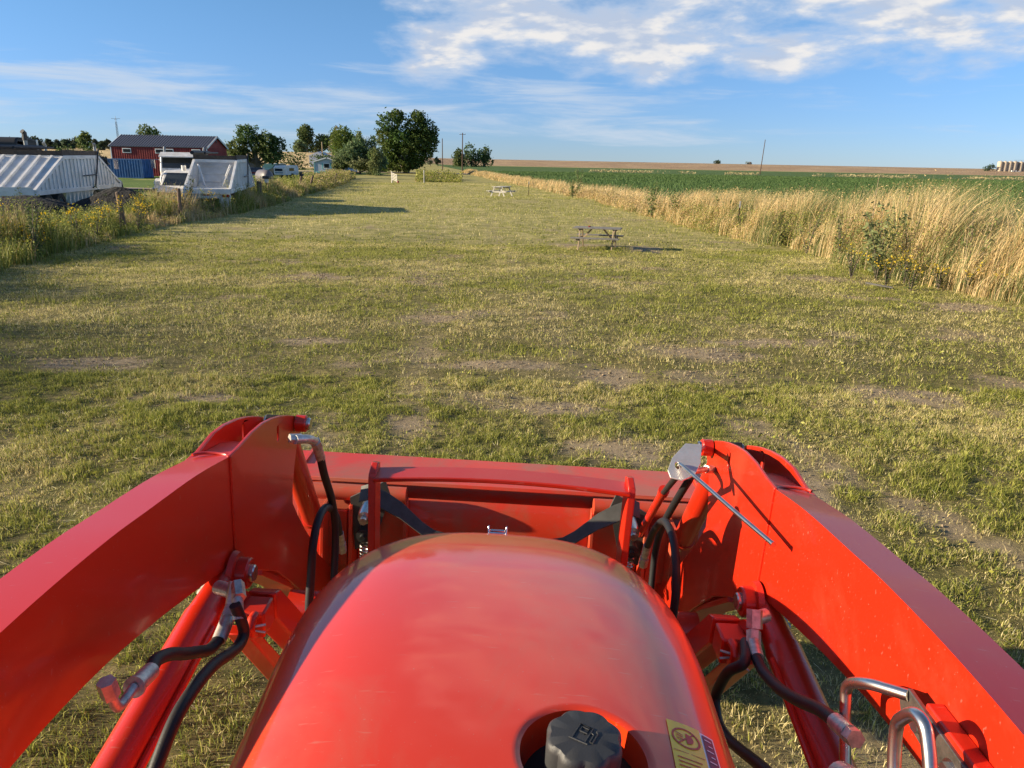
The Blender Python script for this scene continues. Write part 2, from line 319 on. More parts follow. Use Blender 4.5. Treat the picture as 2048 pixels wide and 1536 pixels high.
# hood: one lofted skin, filler recess drawn into it
K = 1.11            # hood, cap and guard are laid out at 1/K size about the driver's eye, then enlarged by K
HC = (.118, .711); HR = .0765
def spline(T):
    X_ = [a for a, b in T]; Y_ = [b for a, b in T]; D_ = [(Y_[min(i + 1, len(T) - 1)] - Y_[max(i - 1, 0)]) / (X_[min(i + 1, len(T) - 1)] - X_[max(i - 1, 0)]) for i in range(len(T))]
    def f(x):
        x = min(max(x, X_[0]), X_[-1]); i = max(0, min(len(T) - 2, int(np.searchsorted(X_, x)) - 1)); h = X_[i + 1] - X_[i]; t = (x - X_[i]) / h
        return (2 * t ** 3 - 3 * t * t + 1) * Y_[i] + (t ** 3 - 2 * t * t + t) * h * D_[i] + (3 * t * t - 2 * t ** 3) * Y_[i + 1] + (t ** 3 - t * t) * h * D_[i + 1]
    return f
zcf = spline([(-.1, 1.86), (.4, 1.853), (.7, 1.842), (.85, 1.831), (1.0, 1.815), (1.2, 1.784), (1.345, 1.750), (1.45, 1.717), (1.52, 1.688), (1.58, 1.655), (1.61, 1.628), (1.63, 1.585), (1.64, 1.50), (1.642, 1.3)])
wbf = spline([(-.1, .30), (.4, .318), (.8, .334), (1.0, .346), (1.1, .350), (1.2, .352), (1.642, .352)])
def hood_w(y): 
    s = max(0, (y - .97) / .69); return wbf(y) * (max(0, 1 - s ** 2.7)) ** (1 / 2.7) if s > 0 else wbf(y)
def hood_z(x, y):
    zc = zcf(y); w_ = max(.02, hood_w(y)); q = min(1, abs(x) / w_)
    e = (1 - q ** 3.8) ** (1 / 3.8); zs = zc - .15
    return zs + (zc - zs) * e - .012 * q * q
xs = [HC[0] + i * .0058 for i in range(-28, 29)]
lo, hi_ = xs[0], xs[-1]; e = [.352 * sin(a) for a in np.linspace(-pi / 2, pi / 2, 90)]
xs = [v for v in e if v < lo - .003] + xs + [v for v in e if v > hi_ + .003]
ys = [-.1, .1, .3, .4, .5] + [HC[1] + i * .0058 for i in range(-28, 29)] + list(np.linspace(.89, 1.5, 44)) + list(np.linspace(1.51, 1.642, 34))
mb = MB(); rows = []
def warp(x, y):
    dx, dy = x - HC[0], y - HC[1]; m_ = max(abs(dx), abs(dy)); r_ = math.hypot(dx, dy)
    if m_ < .165 and r_ > 1e-9:
        t = min(1, max(0, (m_ - .10) / .065)); t = t * t * (3 - 2 * t); f = (m_ / r_) * (1 - t) + t; return HC[0] + dx * f, HC[1] + dy * f
    return x, y
for y in ys:
    row = []; k = hood_w(y) / .352
    for x in xs:
        X0, Y0 = warp(x, y); X1 = X0 * k; z = hood_z(X1, Y0); r_ = math.hypot(X0 - HC[0], Y0 - HC[1])
        if r_ < .12:
            if r_ < HR: z -= .075
            elif r_ < HR + .012: q = (r_ - HR) / .012; z -= .012 * (1 - math.sqrt(max(0, 1 - (1 - q) ** 2)))
        row.append((X1, Y0, z))
    # flank: bulging side dropping to the frame
    w_ = hood_w(y); zb = row[0][2]
    side = [(w_ + .012 * sin(pi * t), y, zb - t * (zb - 1.12)) for t in (.04, .12, .25, .4, .6, .8, 1)]
    row = [(-a, b, c) for a, b, c in reversed(side)] + row + side; rows.append(row)
n_ = len(rows[0]); mb.v = [p for r_ in rows for p in r_]
for j in range(len(rows) - 1):
    for i in range(n_ - 1): mb.f.append((j * n_ + i, j * n_ + i + 1, (j + 1) * n_ + i + 1, (j + 1) * n_ + i)); mb.m.append(0)
EYEV = Vector((0, 0, EYE))
def grow(mb, k=K): mb.v = [tuple((Vector(p) - EYEV) * k + EYEV) for p in mb.v]; return mb
hood = grow(mb).build('hood', 'hood', tractor, smooth=50)
grow(MB().lathe([(0, 1.79), (.083, 1.79)], (HC[0] * .94, HC[1], 0))).build('filler_recess', 'void', hood)
# fuel cap with eight scallops and an embossed pump mark
mb = MB(); CC = (.121, .79); prof = []
def capring(r_, z, amp): return [(CC[0] + (r_ * (1 + amp * abs(cos(4 * a)) - amp)) * cos(a + .3), CC[1] + (r_ * (1 + amp * abs(cos(4 * a)) - amp)) * sin(a + .3), z) for a in [2 * pi * i / 96 for i in range(96)]]
rings = [capring(.050, 1.722, .10), capring(.0515, 1.785, .10), capring(.050, 1.792, .09), capring(.046, 1.7955, .07), capring(.02, 1.797, 0), capring(.001, 1.797, 0)]
for r_ in rings: mb.v += r_
for j in range(5):
    for i in range(96): mb.f.append((j * 96 + i, j * 96 + (i + 1) % 96, (j + 1) * 96 + (i + 1) % 96, (j + 1) * 96 + i)); mb.m.append(0)
KC = K * .9; cap = grow(mb, KC).build('fuel_cap', 'capblack', tractor, smooth=40)
mb = MB(); a_ = R(-28)
def cp(x, y): return (CC[0] + x * cos(a_) - y * sin(a_), CC[1] + x * sin(a_) + y * cos(a_), 1.7975)
for seg in ([(-.012, -.014), (-.012, .014), (.006, .014), (.006, -.014)], [(-.016, -.015), (.010, -.015)], [(-.008, .002), (-.008, .010), (.002, .010), (.002, .002), (-.008, .002)], [(.006, .006), (.011, .004), (.011, -.010), (.015, -.010), (.015, .008), (.012, .012)]):
    mb.tube([cp(*p) for p in seg], .0011, 6)
grow(mb, KC).build('fuel_pump_mark', 'capblack', cap)
# warning label, follows the hood
mb = MB(); LA = R(-4)
def lp(u_, v_, dz=.0012):
    u_ *= .915; v_ *= .915; x = .252 + u_ * cos(LA) - v_ * sin(LA); y = .744 + u_ * sin(LA) + v_ * cos(LA); return (x, y, hood_z(x, y) + dz)
def patch(u0, u1, v0, v1, mi, dz, nu=6, nv=8):
    mb.mi = mi; P = [lp(u0 + (u1 - u0) * i / nu, v0 + (v1 - v0) * j / nv, dz) for j in range(nv + 1) for i in range(nu + 1)]
    mb.add(P, [(j * (nu + 1) + i, j * (nu + 1) + i + 1, (j + 1) * (nu + 1) + i + 1, (j + 1) * (nu + 1) + i) for j in range(nv) for i in range(nu)])
patch(-.032, .016, -.075, .058, 0, .0012); patch(.016, .036, -.075, .054, 2, .0012); patch(.0185, .034, -.075, .050, 3, .0018)
for k in range(9): patch(.021 + .004 * (k % 2), .031, .040 - k * .011, .042 - k * .011, 2, .0024, 2, 1)
mb.mi = 1
def lring(cu_, cv_, ra, rb, a0=0, a1=360, n=40, dz=.0019):
    P = []
    for i in range(n + 1):
        a = R(a0 + (a1 - a0) * i / n); P += [lp(cu_ + ra * cos(a), cv_ + ra * sin(a), dz), lp(cu_ + rb * cos(a), cv_ + rb * sin(a), dz)]
    mb.add(P, [(2 * i, 2 * i + 2, 2 * i + 3, 2 * i + 1) for i in range(n)])
lring(-.008, .026, .0175, .0205); lring(-.008, .026, 0.0001, .0105, -90, 90, 20)
def lbar(p, q, hw, dz=.0021):
    d = Vector((q[0] - p[0], q[1] - p[1])).normalized(); nx_, ny_ = -d.y * hw, d.x * hw
    mb.add([lp(p[0] + nx_, p[1] + ny_, dz), lp(q[0] + nx_, q[1] + ny_, dz), lp(q[0] - nx_, q[1] - ny_, dz), lp(p[0] - nx_, p[1] - ny_, dz)], [(0, 1, 2, 3)])
lbar((-.021, .012), (.005, .040), .0012)
for k in (-1, 0, 1): lbar((-.022, .028 + .006 * k), (-.012, .026 + .004 * k), .0009)
lbar((-.030, -.004), (.014, -.004), .0006)
for k in range(5): lbar((-.026, -.016 - k * .008), (.008 - .004 * (k % 3), -.016 - k * .008), .001)
grow(mb).build('warning_label', ['yellow', 'lred', 'lwhite', 'lnavy'], tractor, smooth=50)
# bright latch at the nose of the hood
mb = MB(); mb.box((-.005, 1.59, 1.652), (.040, .03, .006), Matrix.Rotation(R(-28), 3, 'X')); mb.box((-.026, 1.588, 1.660), (.004, .035, .022), Matrix.Rotation(R(-28), 3, 'X')); mb.box((.016, 1.588, 1.660), (.004, .035, .022), Matrix.Rotation(R(-28), 3, 'X')); mb.cyl((-.022, 1.58, 1.664), (.012, 1.58, 1.664), .003)
grow(mb).build('hood_latch', 'chrome', tractor, bevel=.0012)

# grille guard: two uprights and a bowed cross bar
mb = MB()
for s in (-1, 1):
    pr = [(1.70, 1.02), (1.70, 1.722), (1.706, 1.737), (1.745, 1.750), (1.770, 1.742), (1.776, 1.68), (1.780, 1.02)]
    mb.prism(pr, 'x', s * .326 - .009, s * .326 + .009)
n_ = 24; P = [(-.322 + .644 * i / n_) for i in range(n_ + 1)]
def barp(x): q = 1 - (x / .322) ** 2; return (x, 1.730 + .022 * q, 1.722 + .006 * q)
mb.ribbon([barp(x) for x in P], [(0, .036, 0)] * (n_ + 1), [(0, 0, .006)] * (n_ + 1))
mb.box((0, 1.73, 1.05), (.66, .05, .05)); mb.box((0, 1.73, 1.32), (.644, .02, .03))
grow(mb).build('grille_guard', 'orange', tractor, bevel=.003)

# loader arms
top = [(p.x, p.y) for p in smooth_pts([(a, b, 0) for a, b in [(-.55, 1.72), (-.2, 1.80), (.3, 1.825), (.60, 1.820), (.86, 1.827), (1.02, 1.826), (1.18, 1.818), (1.31, 1.805), (1.54, 1.780), (1.74, 1.745), (1.80, 1.733)]], 5)]
bot = [(p.x, p.y) for p in smooth_pts([(a, b, 0) for a, b in [(1.80, 1.40), (1.70, 1.445), (1.651, 1.468), (1.411, 1.532), (1.286, 1.562), (1.1, 1.598), (.87, 1.615), (.4, 1.60), (0, 1.57), (-.55, 1.5)]], 5)]
knee = [(1.80, 1.747), (1.90, 1.751), (1.99, 1.746), (2.07, 1.732), (2.15, 1.712), (2.22, 1.690), (2.28, 1.668), (2.325, 1.648), (2.352, 1.628), (2.364, 1.606)]
front = [(2.352, 1.585), (2.305, 1.545), (2.275, 1.49), (2.250, 1.42), (2.247, 1.37), (2.30, 1.30), (2.38, 1.205), (2.457, 1.124), (2.56, 1.00), (2.70, .88), (2.745, .82), (2.74, .76), (2.69, .715), (2.62, .705), (2.56, .74), (2.43, .90), (2.342, .965), (2.20, 1.10), (2.066, 1.22), (1.93, 1.305), (1.80, 1.38)]
slot = [(2.115 + .009 * cos(a), 1.667 + (.016 if sin(a) > 0 else -.016) + .009 * sin(a)) for a in [2 * pi * i / 16 + .01 for i in range(16)]]
def arm(s):
    mb = MB(); poly = top + bot[0:1] + bot[1:]
    mb.prism(top + bot, 'x', s * .694, s * .80); mb.v = [(p[0], p[1], p[2] - (.014 if abs(p[0]) > .75 and p[2] > 1.66 else 0)) for p in mb.v]
    a = mb.build('loader_arm', 'orange', tractor, bevel=.013, segs=4)
    mb = MB(); pl = [(1.735, 1.748)] + knee + front + [(1.735, 1.42)]
    mb.prism(pl, 'x', s * .6915, s * .7015, holes=[slot]); mb.build('inner_knee_plate', 'orange', a, bevel=.0025)
    mb = MB(); pl2 = [(p[0], p[1] - (.020 if p[0] < 1.85 else .010)) for p in [(1.735, 1.748)] + knee] + front + [(1.735, 1.42)]
    mb.prism(pl2, 'x', s * .797, s * .809, holes=[slot]); mb.build('outer_knee_plate', 'orange', a, bevel=.0025)
    mb = MB(); mb.prism([(1.70, 1.735), (1.80, 1.722), (1.93, 1.700), (2.02, 1.672), (2.02, 1.655), (1.70, 1.70)], 'x', s * .699, s * .796)
    mb.build('knee_cover', 'orange', a, bevel=.002); mb = MB(); mb.prism([(1.95, 1.275), (2.2, 1.08), (2.45, .86), (2.46, .87), (2.21, 1.095), (1.96, 1.29)], 'x', s * .699, s * .796); mb.build('knee_web', 'orange', a, bevel=.002)
    # weld seam, cross pin boss for the lift cylinder, top pin
    mb = MB(); mb.tube([(s * .6925, 1.735, 1.745 - .29 * i / 28) for i in range(29)], [.0030 + .0010 * (i % 2) for i in range(29)], 8)
    mb.tube([(s * .75 + s * .045 * cos(t), 1.752 + .02 * sin(t), 1.737) for t in np.linspace(0, pi, 10)], .004, 6); mb.build('weld_seam', 'orange', a)
    mb = MB(); mb.lathe([(.001, s * .640), (.036, s * .640), (.040, s * .644), (.040, s * .670), (.052, s * .672), (.056, s * .686)], (0, 1.70, 1.437), 'x', 32); mb.build('pin_boss', 'orange', a)
    mb = MB(); mb.lathe([(.001, s * .628), (.019, s * .628), (.0225, s * .631), (.0225, s * .641)], (0, 1.70, 1.437), 'x', 24); mb.build('pivot_pin', 'zinc', a)
    mb = MB(); mb.lathe([(.001, s * .652), (.024, s * .652), (.028, s * .656), (.028, s * .687)], (0, 2.295, 1.636), 'x', 28); mb.build('pin_boss', 'orange', a)
    mb = MB(); mb.lathe([(.001, s * .640), (.017, s * .640), (.020, s * .643), (.020, s * .653)], (0, 2.295, 1.636), 'x', 24); mb.cyl((s * .70, 2.295, 1.636), (s * .79, 2.295, 1.636), .02); mb.build('pivot_pin', 'zinc', a)
    mb = MB(); mb.prism([(2.275 + .038 * cos(R(t)), 1.628 + .038 * sin(R(t))) for t in range(80, -100, -15)] + [(2.24, 1.60)], 'x', s * .715, s * .782); mb.build('cylinder_eye', 'blackmetal', a, bevel=.003)
    return a
armL = arm(-1); armR = arm(1)
# bucket cylinders between the knee plates, running down to the bucket linkage
for s in (-1, 1):
    mb = MB(); p0 = Vector((s * .745, 2.33, 1.60)); p1 = Vector((s * .745, 2.80, .92)); mb.cyl(p0, p0.lerp(p1, .74), .041, n=28); mb.cyl(p0.lerp(p1, .735), p0.lerp(p1, .76), .045, n=28); c_ = mb.build('bucket_cylinder', 'orange', tractor)
    MB().cyl(p0.lerp(p1, .75), p0.lerp(p1, 1.0), .018).build('piston_rod', 'chrome', c_)
    mb = MB(); mb.prism([(p1.y + .035 * cos(a), p1.z + .035 * sin(a)) for a in [2 * pi * i / 16 for i in range(16)]], 'x', s * .72, s * .77); mb.cyl((s * .69, p1.y, p1.z), (s * .80, p1.y, p1.z), .016); mb.build('rod_eye', 'orange', c_)
# lift cylinders under the arms
for s in (-1, 1):
    mb = MB(); q0 = Vector((s * .70, 1.665, 1.432)); q1 = Vector((s * .70, .30, 1.235)); mb.cyl(q0.lerp(q1, .10), q1, .044, n=32); mb.lathe([(.044, 0), (.001, 0)], q1, 'y')
    mb.cyl(q0.lerp(q1, -.02), q0.lerp(q1, .11), .030, .043, 28); mb.tube([q0.lerp(q1, .13) + Vector((-s * .043, 0, .012)), q0.lerp(q1, .5) + Vector((-s * .050, 0, .012)), q0.lerp(q1, 1) + Vector((-s * .050, 0, .012))], .0085, 10)
    mb.cyl((s * .66, 1.60, 1.428), (s * .615, 1.585, 1.435), .020, n=20); mb.build('lift_cylinder', 'orange', tractor)
# hydraulic hoses (rubber) with steel ends
def hose(P, r_=.0125): return MB().tube(smooth_pts(P, 8), r_, 14).build('hydraulic_hose', 'hose', tractor)
def hexnut(mb, a, b, r_): mb.cyl(a, b, r_, n=6)
def ends(name, segs, parent):
    mb = MB()
    for sg in segs:
        if sg[0] == 'h': hexnut(mb, sg[1], sg[2], sg[3])
        elif sg[0] == 'c': mb.cyl(sg[1], sg[2], sg[3], sg[4] if len(sg) > 4 else None, 18)
        else: mb.tube(smooth_pts(sg[1], 5), sg[2], 14)
    return mb.build(name, 'fitting', parent, smooth=28)
h1 = hose([(-.55, 2.066, 1.617), (-.552, 2.117, 1.537), (-.552, 2.2, 1.42), (-.55, 2.235, 1.33), (-.55, 2.245, 1.25), (-.55, 2.219, 1.104), (-.55, 2.2, .95)])
ends('hose_fitting', [('h', (-.60, 1.93, 1.727), (-.572, 1.95, 1.722), .013), ('t', [(-.585, 1.93, 1.724), (-.560, 1.97, 1.712), (-.552, 2.02, 1.685)], .013), ('h', (-.552, 2.015, 1.688), (-.551, 2.035, 1.665), .0165), ('c', (-.551, 2.03, 1.670), (-.551, 2.072, 1.612), .0145)], h1)
h2 = hose([(-.56, 2.35, 1.20), (-.56, 2.30, 1.30), (-.56, 2.20, 1.385), (-.56, 2.12, 1.412), (-.56, 2.05, 1.40), (-.56, 2.0, 1.35), (-.56, 1.975, 1.271), (-.56, 1.946, 1.16), (-.55, 1.94, 1.05)])
ends('hose_fitting', [('c', (-.56, 2.345, 1.215), (-.56, 2.375, 1.15), .0145), ('h', (-.56, 2.37, 1.16), (-.56, 2.385, 1.12), .017)], h2)
h3 = hose([(.595, 2.15, 1.603), (.583, 2.13, 1.59), (.58, 2.17, 1.54), (.58, 2.28, 1.419), (.58, 2.37, 1.31), (.58, 2.42, 1.22), (.58, 2.436, 1.13), (.58, 2.42, 1.0), (.58, 2.4, .85)])
ends('hose_fitting', [('h', (.655, 2.215, 1.592), (.685, 2.24, 1.582), .014), ('c', (.597, 2.16, 1.604), (.66, 2.22, 1.590), .010)], h3)
h4 = hose([(.53, 2.36, 1.22), (.53, 2.28, 1.33), (.53, 2.18, 1.415), (.53, 2.10, 1.438), (.53, 2.02, 1.432), (.53, 1.95, 1.385), (.53, 1.915, 1.302), (.53, 1.915, 1.19), (.53, 1.93, 1.05)])
ends('hose_fitting', [('c', (.53, 2.355, 1.23), (.53, 2.38, 1.16), .0145), ('h', (.53, 2.375, 1.17), (.53, 2.39, 1.13), .017)], h4)
h5 = hose([(-.60, 1.388, 1.463), (-.605, 1.345, 1.468), (-.61, 1.30, 1.495), (-.61, 1.246, 1.531), (-.61, 1.19, 1.572), (-.61, 1.140, 1.598), (-.605, 1.11, 1.604), (-.60, 1.09, 1.607)])
ends('hose_fitting', [('c', (-.655, 1.53, 1.50), (-.61, 1.50, 1.51), .017), ('h', (-.600, 1.500, 1.538), (-.600, 1.472, 1.492), .018), ('h', (-.600, 1.470, 1.490), (-.600, 1.440, 1.480), .0185), ('c', (-.600, 1.442, 1.481), (-.600, 1.385, 1.462), .0155)], h5)
ends('hose_elbow', [('c', (-.602, 1.10, 1.605), (-.601, 1.045, 1.618), .0155), ('c', (-.601, 1.046, 1.617), (-.601, 1.040, 1.619), .0185), ('t', [(-.601, 1.04, 1.620), (-.601, 1.012, 1.618), (-.602, .992, 1.620), (-.604, .984, 1.636), (-.606, .982, 1.655)], .0085), ('h', (-.606, .983, 1.648), (-.609, .978, 1.680), .0145)], h5)
h6 = hose([(-.575, 1.42, 1.53), (-.565, 1.425, 1.49), (-.56, 1.425, 1.455), (-.56, 1.39, 1.447), (-.56, 1.33, 1.468), (-.56, 1.266, 1.495), (-.56, 1.183, 1.514), (-.56, 1.087, 1.515), (-.56, .99, 1.475), (-.56, .9, 1.42)])
ends('hose_fitting', [('h', (-.59, 1.48, 1.545), (-.572, 1.44, 1.535), .015), ('c', (-.58, 1.45, 1.540), (-.568, 1.418, 1.495), .0125)], h6)
h7 = hose([(.60, 1.446, 1.455), (.60, 1.40, 1.455), (.60, 1.366, 1.463), (.60, 1.30, 1.485), (.60, 1.22, 1.525), (.60, 1.128, 1.579), (.60, 1.064, 1.606)])
ends('hose_fitting', [('c', (.655, 1.56, 1.49), (.625, 1.545, 1.49), .017), ('h', (.62, 1.548, 1.512), (.618, 1.525, 1.475), .019), ('h', (.616, 1.522, 1.470), (.612, 1.50, 1.452), .017), ('c', (.612, 1.50, 1.455), (.602, 1.44, 1.455), .0145)], h7)
ends('hose_coupling', [('c', (.60, 1.07, 1.604), (.60, 1.02, 1.622), .0155), ('h', (.60, 1.02, 1.622), (.60, 1.0, 1.63), .0155)], h7)
h8 = hose([(.60, 1.52, 1.44), (.57, 1.43, 1.45), (.55, 1.46, 1.40), (.55, 1.50, 1.33), (.55, 1.515, 1.28), (.55, 1.479, 1.247), (.55, 1.41, 1.262), (.55, 1.337, 1.298), (.55, 1.176, 1.387), (.55, 1.05, 1.43)])
ends('hose_fitting', [('c', (.56, .95, 1.60), (.56, .84, 1.66), .024), ('h', (.56, .90, 1.63), (.56, .87, 1.645), .031)], h8)
# rigid lines tucked behind the knee
for s in (-1, 1):
    for k in range(3 if s > 0 else 2):
        d = .024 * k; MB().tube(smooth_pts([(s * .76, 1.66 + d, 1.40), (s * .70, 1.72 + d, 1.30), (s * .64, 1.80 + d, 1.20 + .01 * k), (s * .59, 1.84 + d, 1.165), (s * .54, 1.85 + d, 1.16), (s * .44, 1.85 + d, 1.18)], 6), .0085, 10).build('hydraulic_line', 'darkzinc', tractor)
# lower torque tube across the arms and brace brackets to the frame
mb = MB(); mb.cyl((-.69, 2.18, 1.02), (.69, 2.18, 1.02), .055, n=28); mb.build('cross_tube', 'orange', tractor)
for s in (-1, 1):
    mb = MB(); mb.box((s * .585, 1.575, 1.395), (.065, .075, .07)); b_ = mb.build('stand_bracket', 'orange', tractor, bevel=.006)
    mb = MB(); p = [(1.62, 1.435), (1.66, 1.42), (1.98, 1.08), (1.92, 1.02), (1.62, 1.36)]
    mb.prism([(y, z) for y, z in p], 'x', s * .55, s * .62); mb.prism([(1.56, 1.35), (1.60, 1.35), (1.90, .99), (1.86, .97)], 'x', s * .60, s * .66); mb.build('brace', 'orange', b_, bevel=.006)
    mb = MB(); mb.tube([(s * .572, 1.515, 1.385), (s * .572, 1.500, 1.400), (s * .572, 1.495, 1.418), (s * .572, 1.51, 1.432), (s * .572, 1.53, 1.43)], .011, 12); mb.build('lock_pin', 'orange', b_)
    mb = MB(); mb.tube([(s * .54, 1.51, 1.420), (s * .572, 1.50, 1.417), (s * .60, 1.49, 1.418)], .003, 8); mb.tube([(s * .54, 1.505, 1.402), (s * .572, 1.50, 1.410), (s * .605, 1.48, 1.39)], .003, 8); mb.build('cotter_pin', 'zinc', b_)

# level indicator on the right arm: plated bracket, bent rod, guide tube
mb = MB(); ipl = [(.555, 2.13, 1.704), (.606, 2.13, 1.704), (.590, 2.06, 1.669), (.565, 2.018, 1.648), (.527, 1.998, 1.638), (.492, 2.006, 1.642), (.487, 2.03, 1.654), (.507, 2.075, 1.6765)]
iv = [(p[0], p[1]) for p in ipl]; pz = lambda x, y: 1.704 + (y - 2.13) * .5
mb.prism(iv, 'z', 0, .004, holes=[[(.518 + .007 * cos(t), 2.048 + .013 * sin(t)) for t in [2 * pi * i / 12 for i in range(12)]]]); mb.v = [(p[0], p[1], pz(p[0], p[1]) + p[2]) for p in mb.v]; ind = mb.build('level_indicator_plate', 'plate', tractor, bevel=.001)
mb = MB(); mb.tube(smooth_pts([(.522, 2.055, 1.640), (.523, 2.045, 1.668), (.527, 2.035, 1.674), (.540, 1.98, 1.675), (.60, 1.74, 1.676), (.643, 1.575, 1.677)], 8), .0062, 14); mb.cyl((.643, 1.575, 1.677), (.645, 1.567, 1.677), .007); mb.build('indicator_rod', 'zinc', ind)
MB().cyl((.598, 2.118, 1.690), (.655, 2.27, 1.645), .008).build('indicator_pivot', 'orange', ind)
mb = MB(); mb.cyl((.525, 2.04, 1.645), (.56, 2.37, 1.42), .010); mb.build('guide_rod', 'blackmetal', ind)
mb = MB(); mb.cyl((.557, 2.33, 1.455), (.575, 2.72, 1.08), .015); mb.cyl((.556, 2.325, 1.46), (.558, 2.345, 1.44), .019); mb.build('guide_tube', 'orange', ind)
# stainless handle loops and slide plate beside the right arm
mb = MB(); mb.tube(smooth_pts([(.62, 1.00, 1.42), (.62, 1.05, 1.542), (.62, 1.088, 1.63), (.62, 1.094, 1.655), (.622, 1.083, 1.675), (.63, 1.05, 1.70), (.645, 1.02, 1.715), (.662, .99, 1.728)], 7), .0098, 14)
mb.tube(smooth_pts([(.60, .85, 1.60), (.60, .891, 1.674), (.60, .909, 1.733), (.60, .900, 1.76), (.602, .880, 1.783), (.603, .858, 1.784), (.604, .842, 1.766), (.603, .818, 1.73), (.60, .76, 1.63)], 7), .0098, 14); mb.build('handle_loop', 'zinc', tractor)
mb = MB(); mb.prism([(1.015, 1.712), (.995, 1.738), (.70, 1.73), (.66, 1.70), (.68, 1.665), (.93, 1.682), (1.0, 1.690)], 'x', .660, .668); lt = mb.build('latch_plate', 'darkzinc', tractor, bevel=.0015)
mb = MB(); hexnut(mb, (.650, .862, 1.702), (.661, .862, 1.702), .014); mb.lathe([(.001, .659), (.019, .659), (.019, .6605)], (0, .862, 1.702), 'x'); mb.build('bolt', 'zinc', lt); mb = MB(); hexnut(mb, (.652, .95, 1.705), (.661, .95, 1.705), .011); mb.build('bolt', 'zinc', lt)
mb = MB(); mb.box((.680, .86, 1.735), (.028, .19, .02)); mb.build('slide_rail', 'orange', tractor, bevel=.003)

# bucket
mb = MB(); BW = .93
mb.prism([(3.085, 1.200), (3.085, 1.212), (2.812, 1.212), (2.806, 1.200), (2.812, 1.194), (3.07, 1.192)], 'x', -BW, BW)
shell = [(3.02, 1.137), (2.862, 1.139), (2.832, 1.129), (2.812, 1.10), (2.790, 1.00), (2.785, .85), (2.81, .68), (2.87, .55), (2.97, .46), (3.15, .41), (3.45, .39)]
th = [(a + .012, b - .012) for a, b in shell]
mb.prism(shell + th[::-1], 'x', -BW + .004, BW - .004)
bucket = mb.build('bucket', 'bucket', tractor, bevel=.002)
for s in (-1, 1): mb = MB(); mb.prism([(3.09, 1.222), (2.94, 1.222), (2.92, 1.15), (2.80, .95), (2.80, .7), (2.9, .52), (3.1, .41), (3.5, .385), (3.3, .8)], 'x', s * .848 - .006, s * .848 + .006); mb.build('side_plate', 'bucket', bucket)
mb = MB()
for s in (-1, 1): MB().cyl((s * .385, 2.775, 1.168), (s * .80, 2.775, 1.168), .034, n=20).build('top_tube', 'bucket', bucket)
for s in (-1, 1):
    mb = MB()
    for xx, y0 in ((.595, 2.66), (.70, 2.62), (.385, 2.74)):
        mb.prism([(y0 + .03, 1.150), (y0, .86), (y0 + .02, .70), (2.80, .62), (2.80, 1.15)] if xx != .385 else [(2.765, 1.14), (2.735, 1.0), (2.735, .70), (2.80, .66), (2.80, 1.15)], 'x', s * xx - .007, s * xx + .007)
    mb.box((s * .72, 2.74, .98), (.20, .02, .25)); mb.box((s * .49, 2.775, .93), (.19, .01, .42))
    mb.build('coupler_frame', 'bucket', tractor, bevel=.002)
for s in (-1, 1):
    mb = MB(); P = [(s * .535, 2.58, 1.255), (s * .50, 2.57, 1.272), (s * .436, 2.56, 1.243), (s * .375, 2.55, 1.213), (s * .29, 2.53, 1.152), (s * .245, 2.52, 1.128), (s * .165, 2.51, 1.118), (s * .10, 2.505, 1.105)]
    hw = [.030, .030, .034, .030, .023, .022, .020, .016]; mb.ribbon(P, [(0, h * .75, h * .75) for h in hw], [(0, .004, -.004)] * 8); lv = mb.build('coupler_lever', 'lever', tractor, bevel=.0012)
    mb = MB(); mb.prism([(s * .60, 1.18), (s * .46, 1.26), (s * .44, 1.20), (s * .50, .98), (s * .58, .95)], 'y', 2.70, 2.71); mb.build('link_plate', 'lever', lv)
    mb = MB(); mb.lathe([(.001, 2.53), (.014, 2.53), (.014, 2.56), (.026, 2.562), (.030, 2.60), (.030, 2.70)], (s * .515, 0, 1.165), 'y'); mb.build('pivot_bolt', 'zinc', lv)
    mb = MB(); mb.lathe([(.001, 2.62), (.010, 2.62), (.012, 2.635), (.028, 2.637), (.028, 2.70)], (s * .535, 0, 1.045), 'y'); mb.build('spring_seat', 'blackmetal', lv)
    mb = MB(); mb.tube([(s * .528 + .016 * cos(t * 2 * pi), 2.63 + .016 * sin(t * 2 * pi), 1.02 - t * .016) for t in np.linspace(0, 12, 150)], .0032, 6); mb.build('coil_spring', 'zinc', lv)
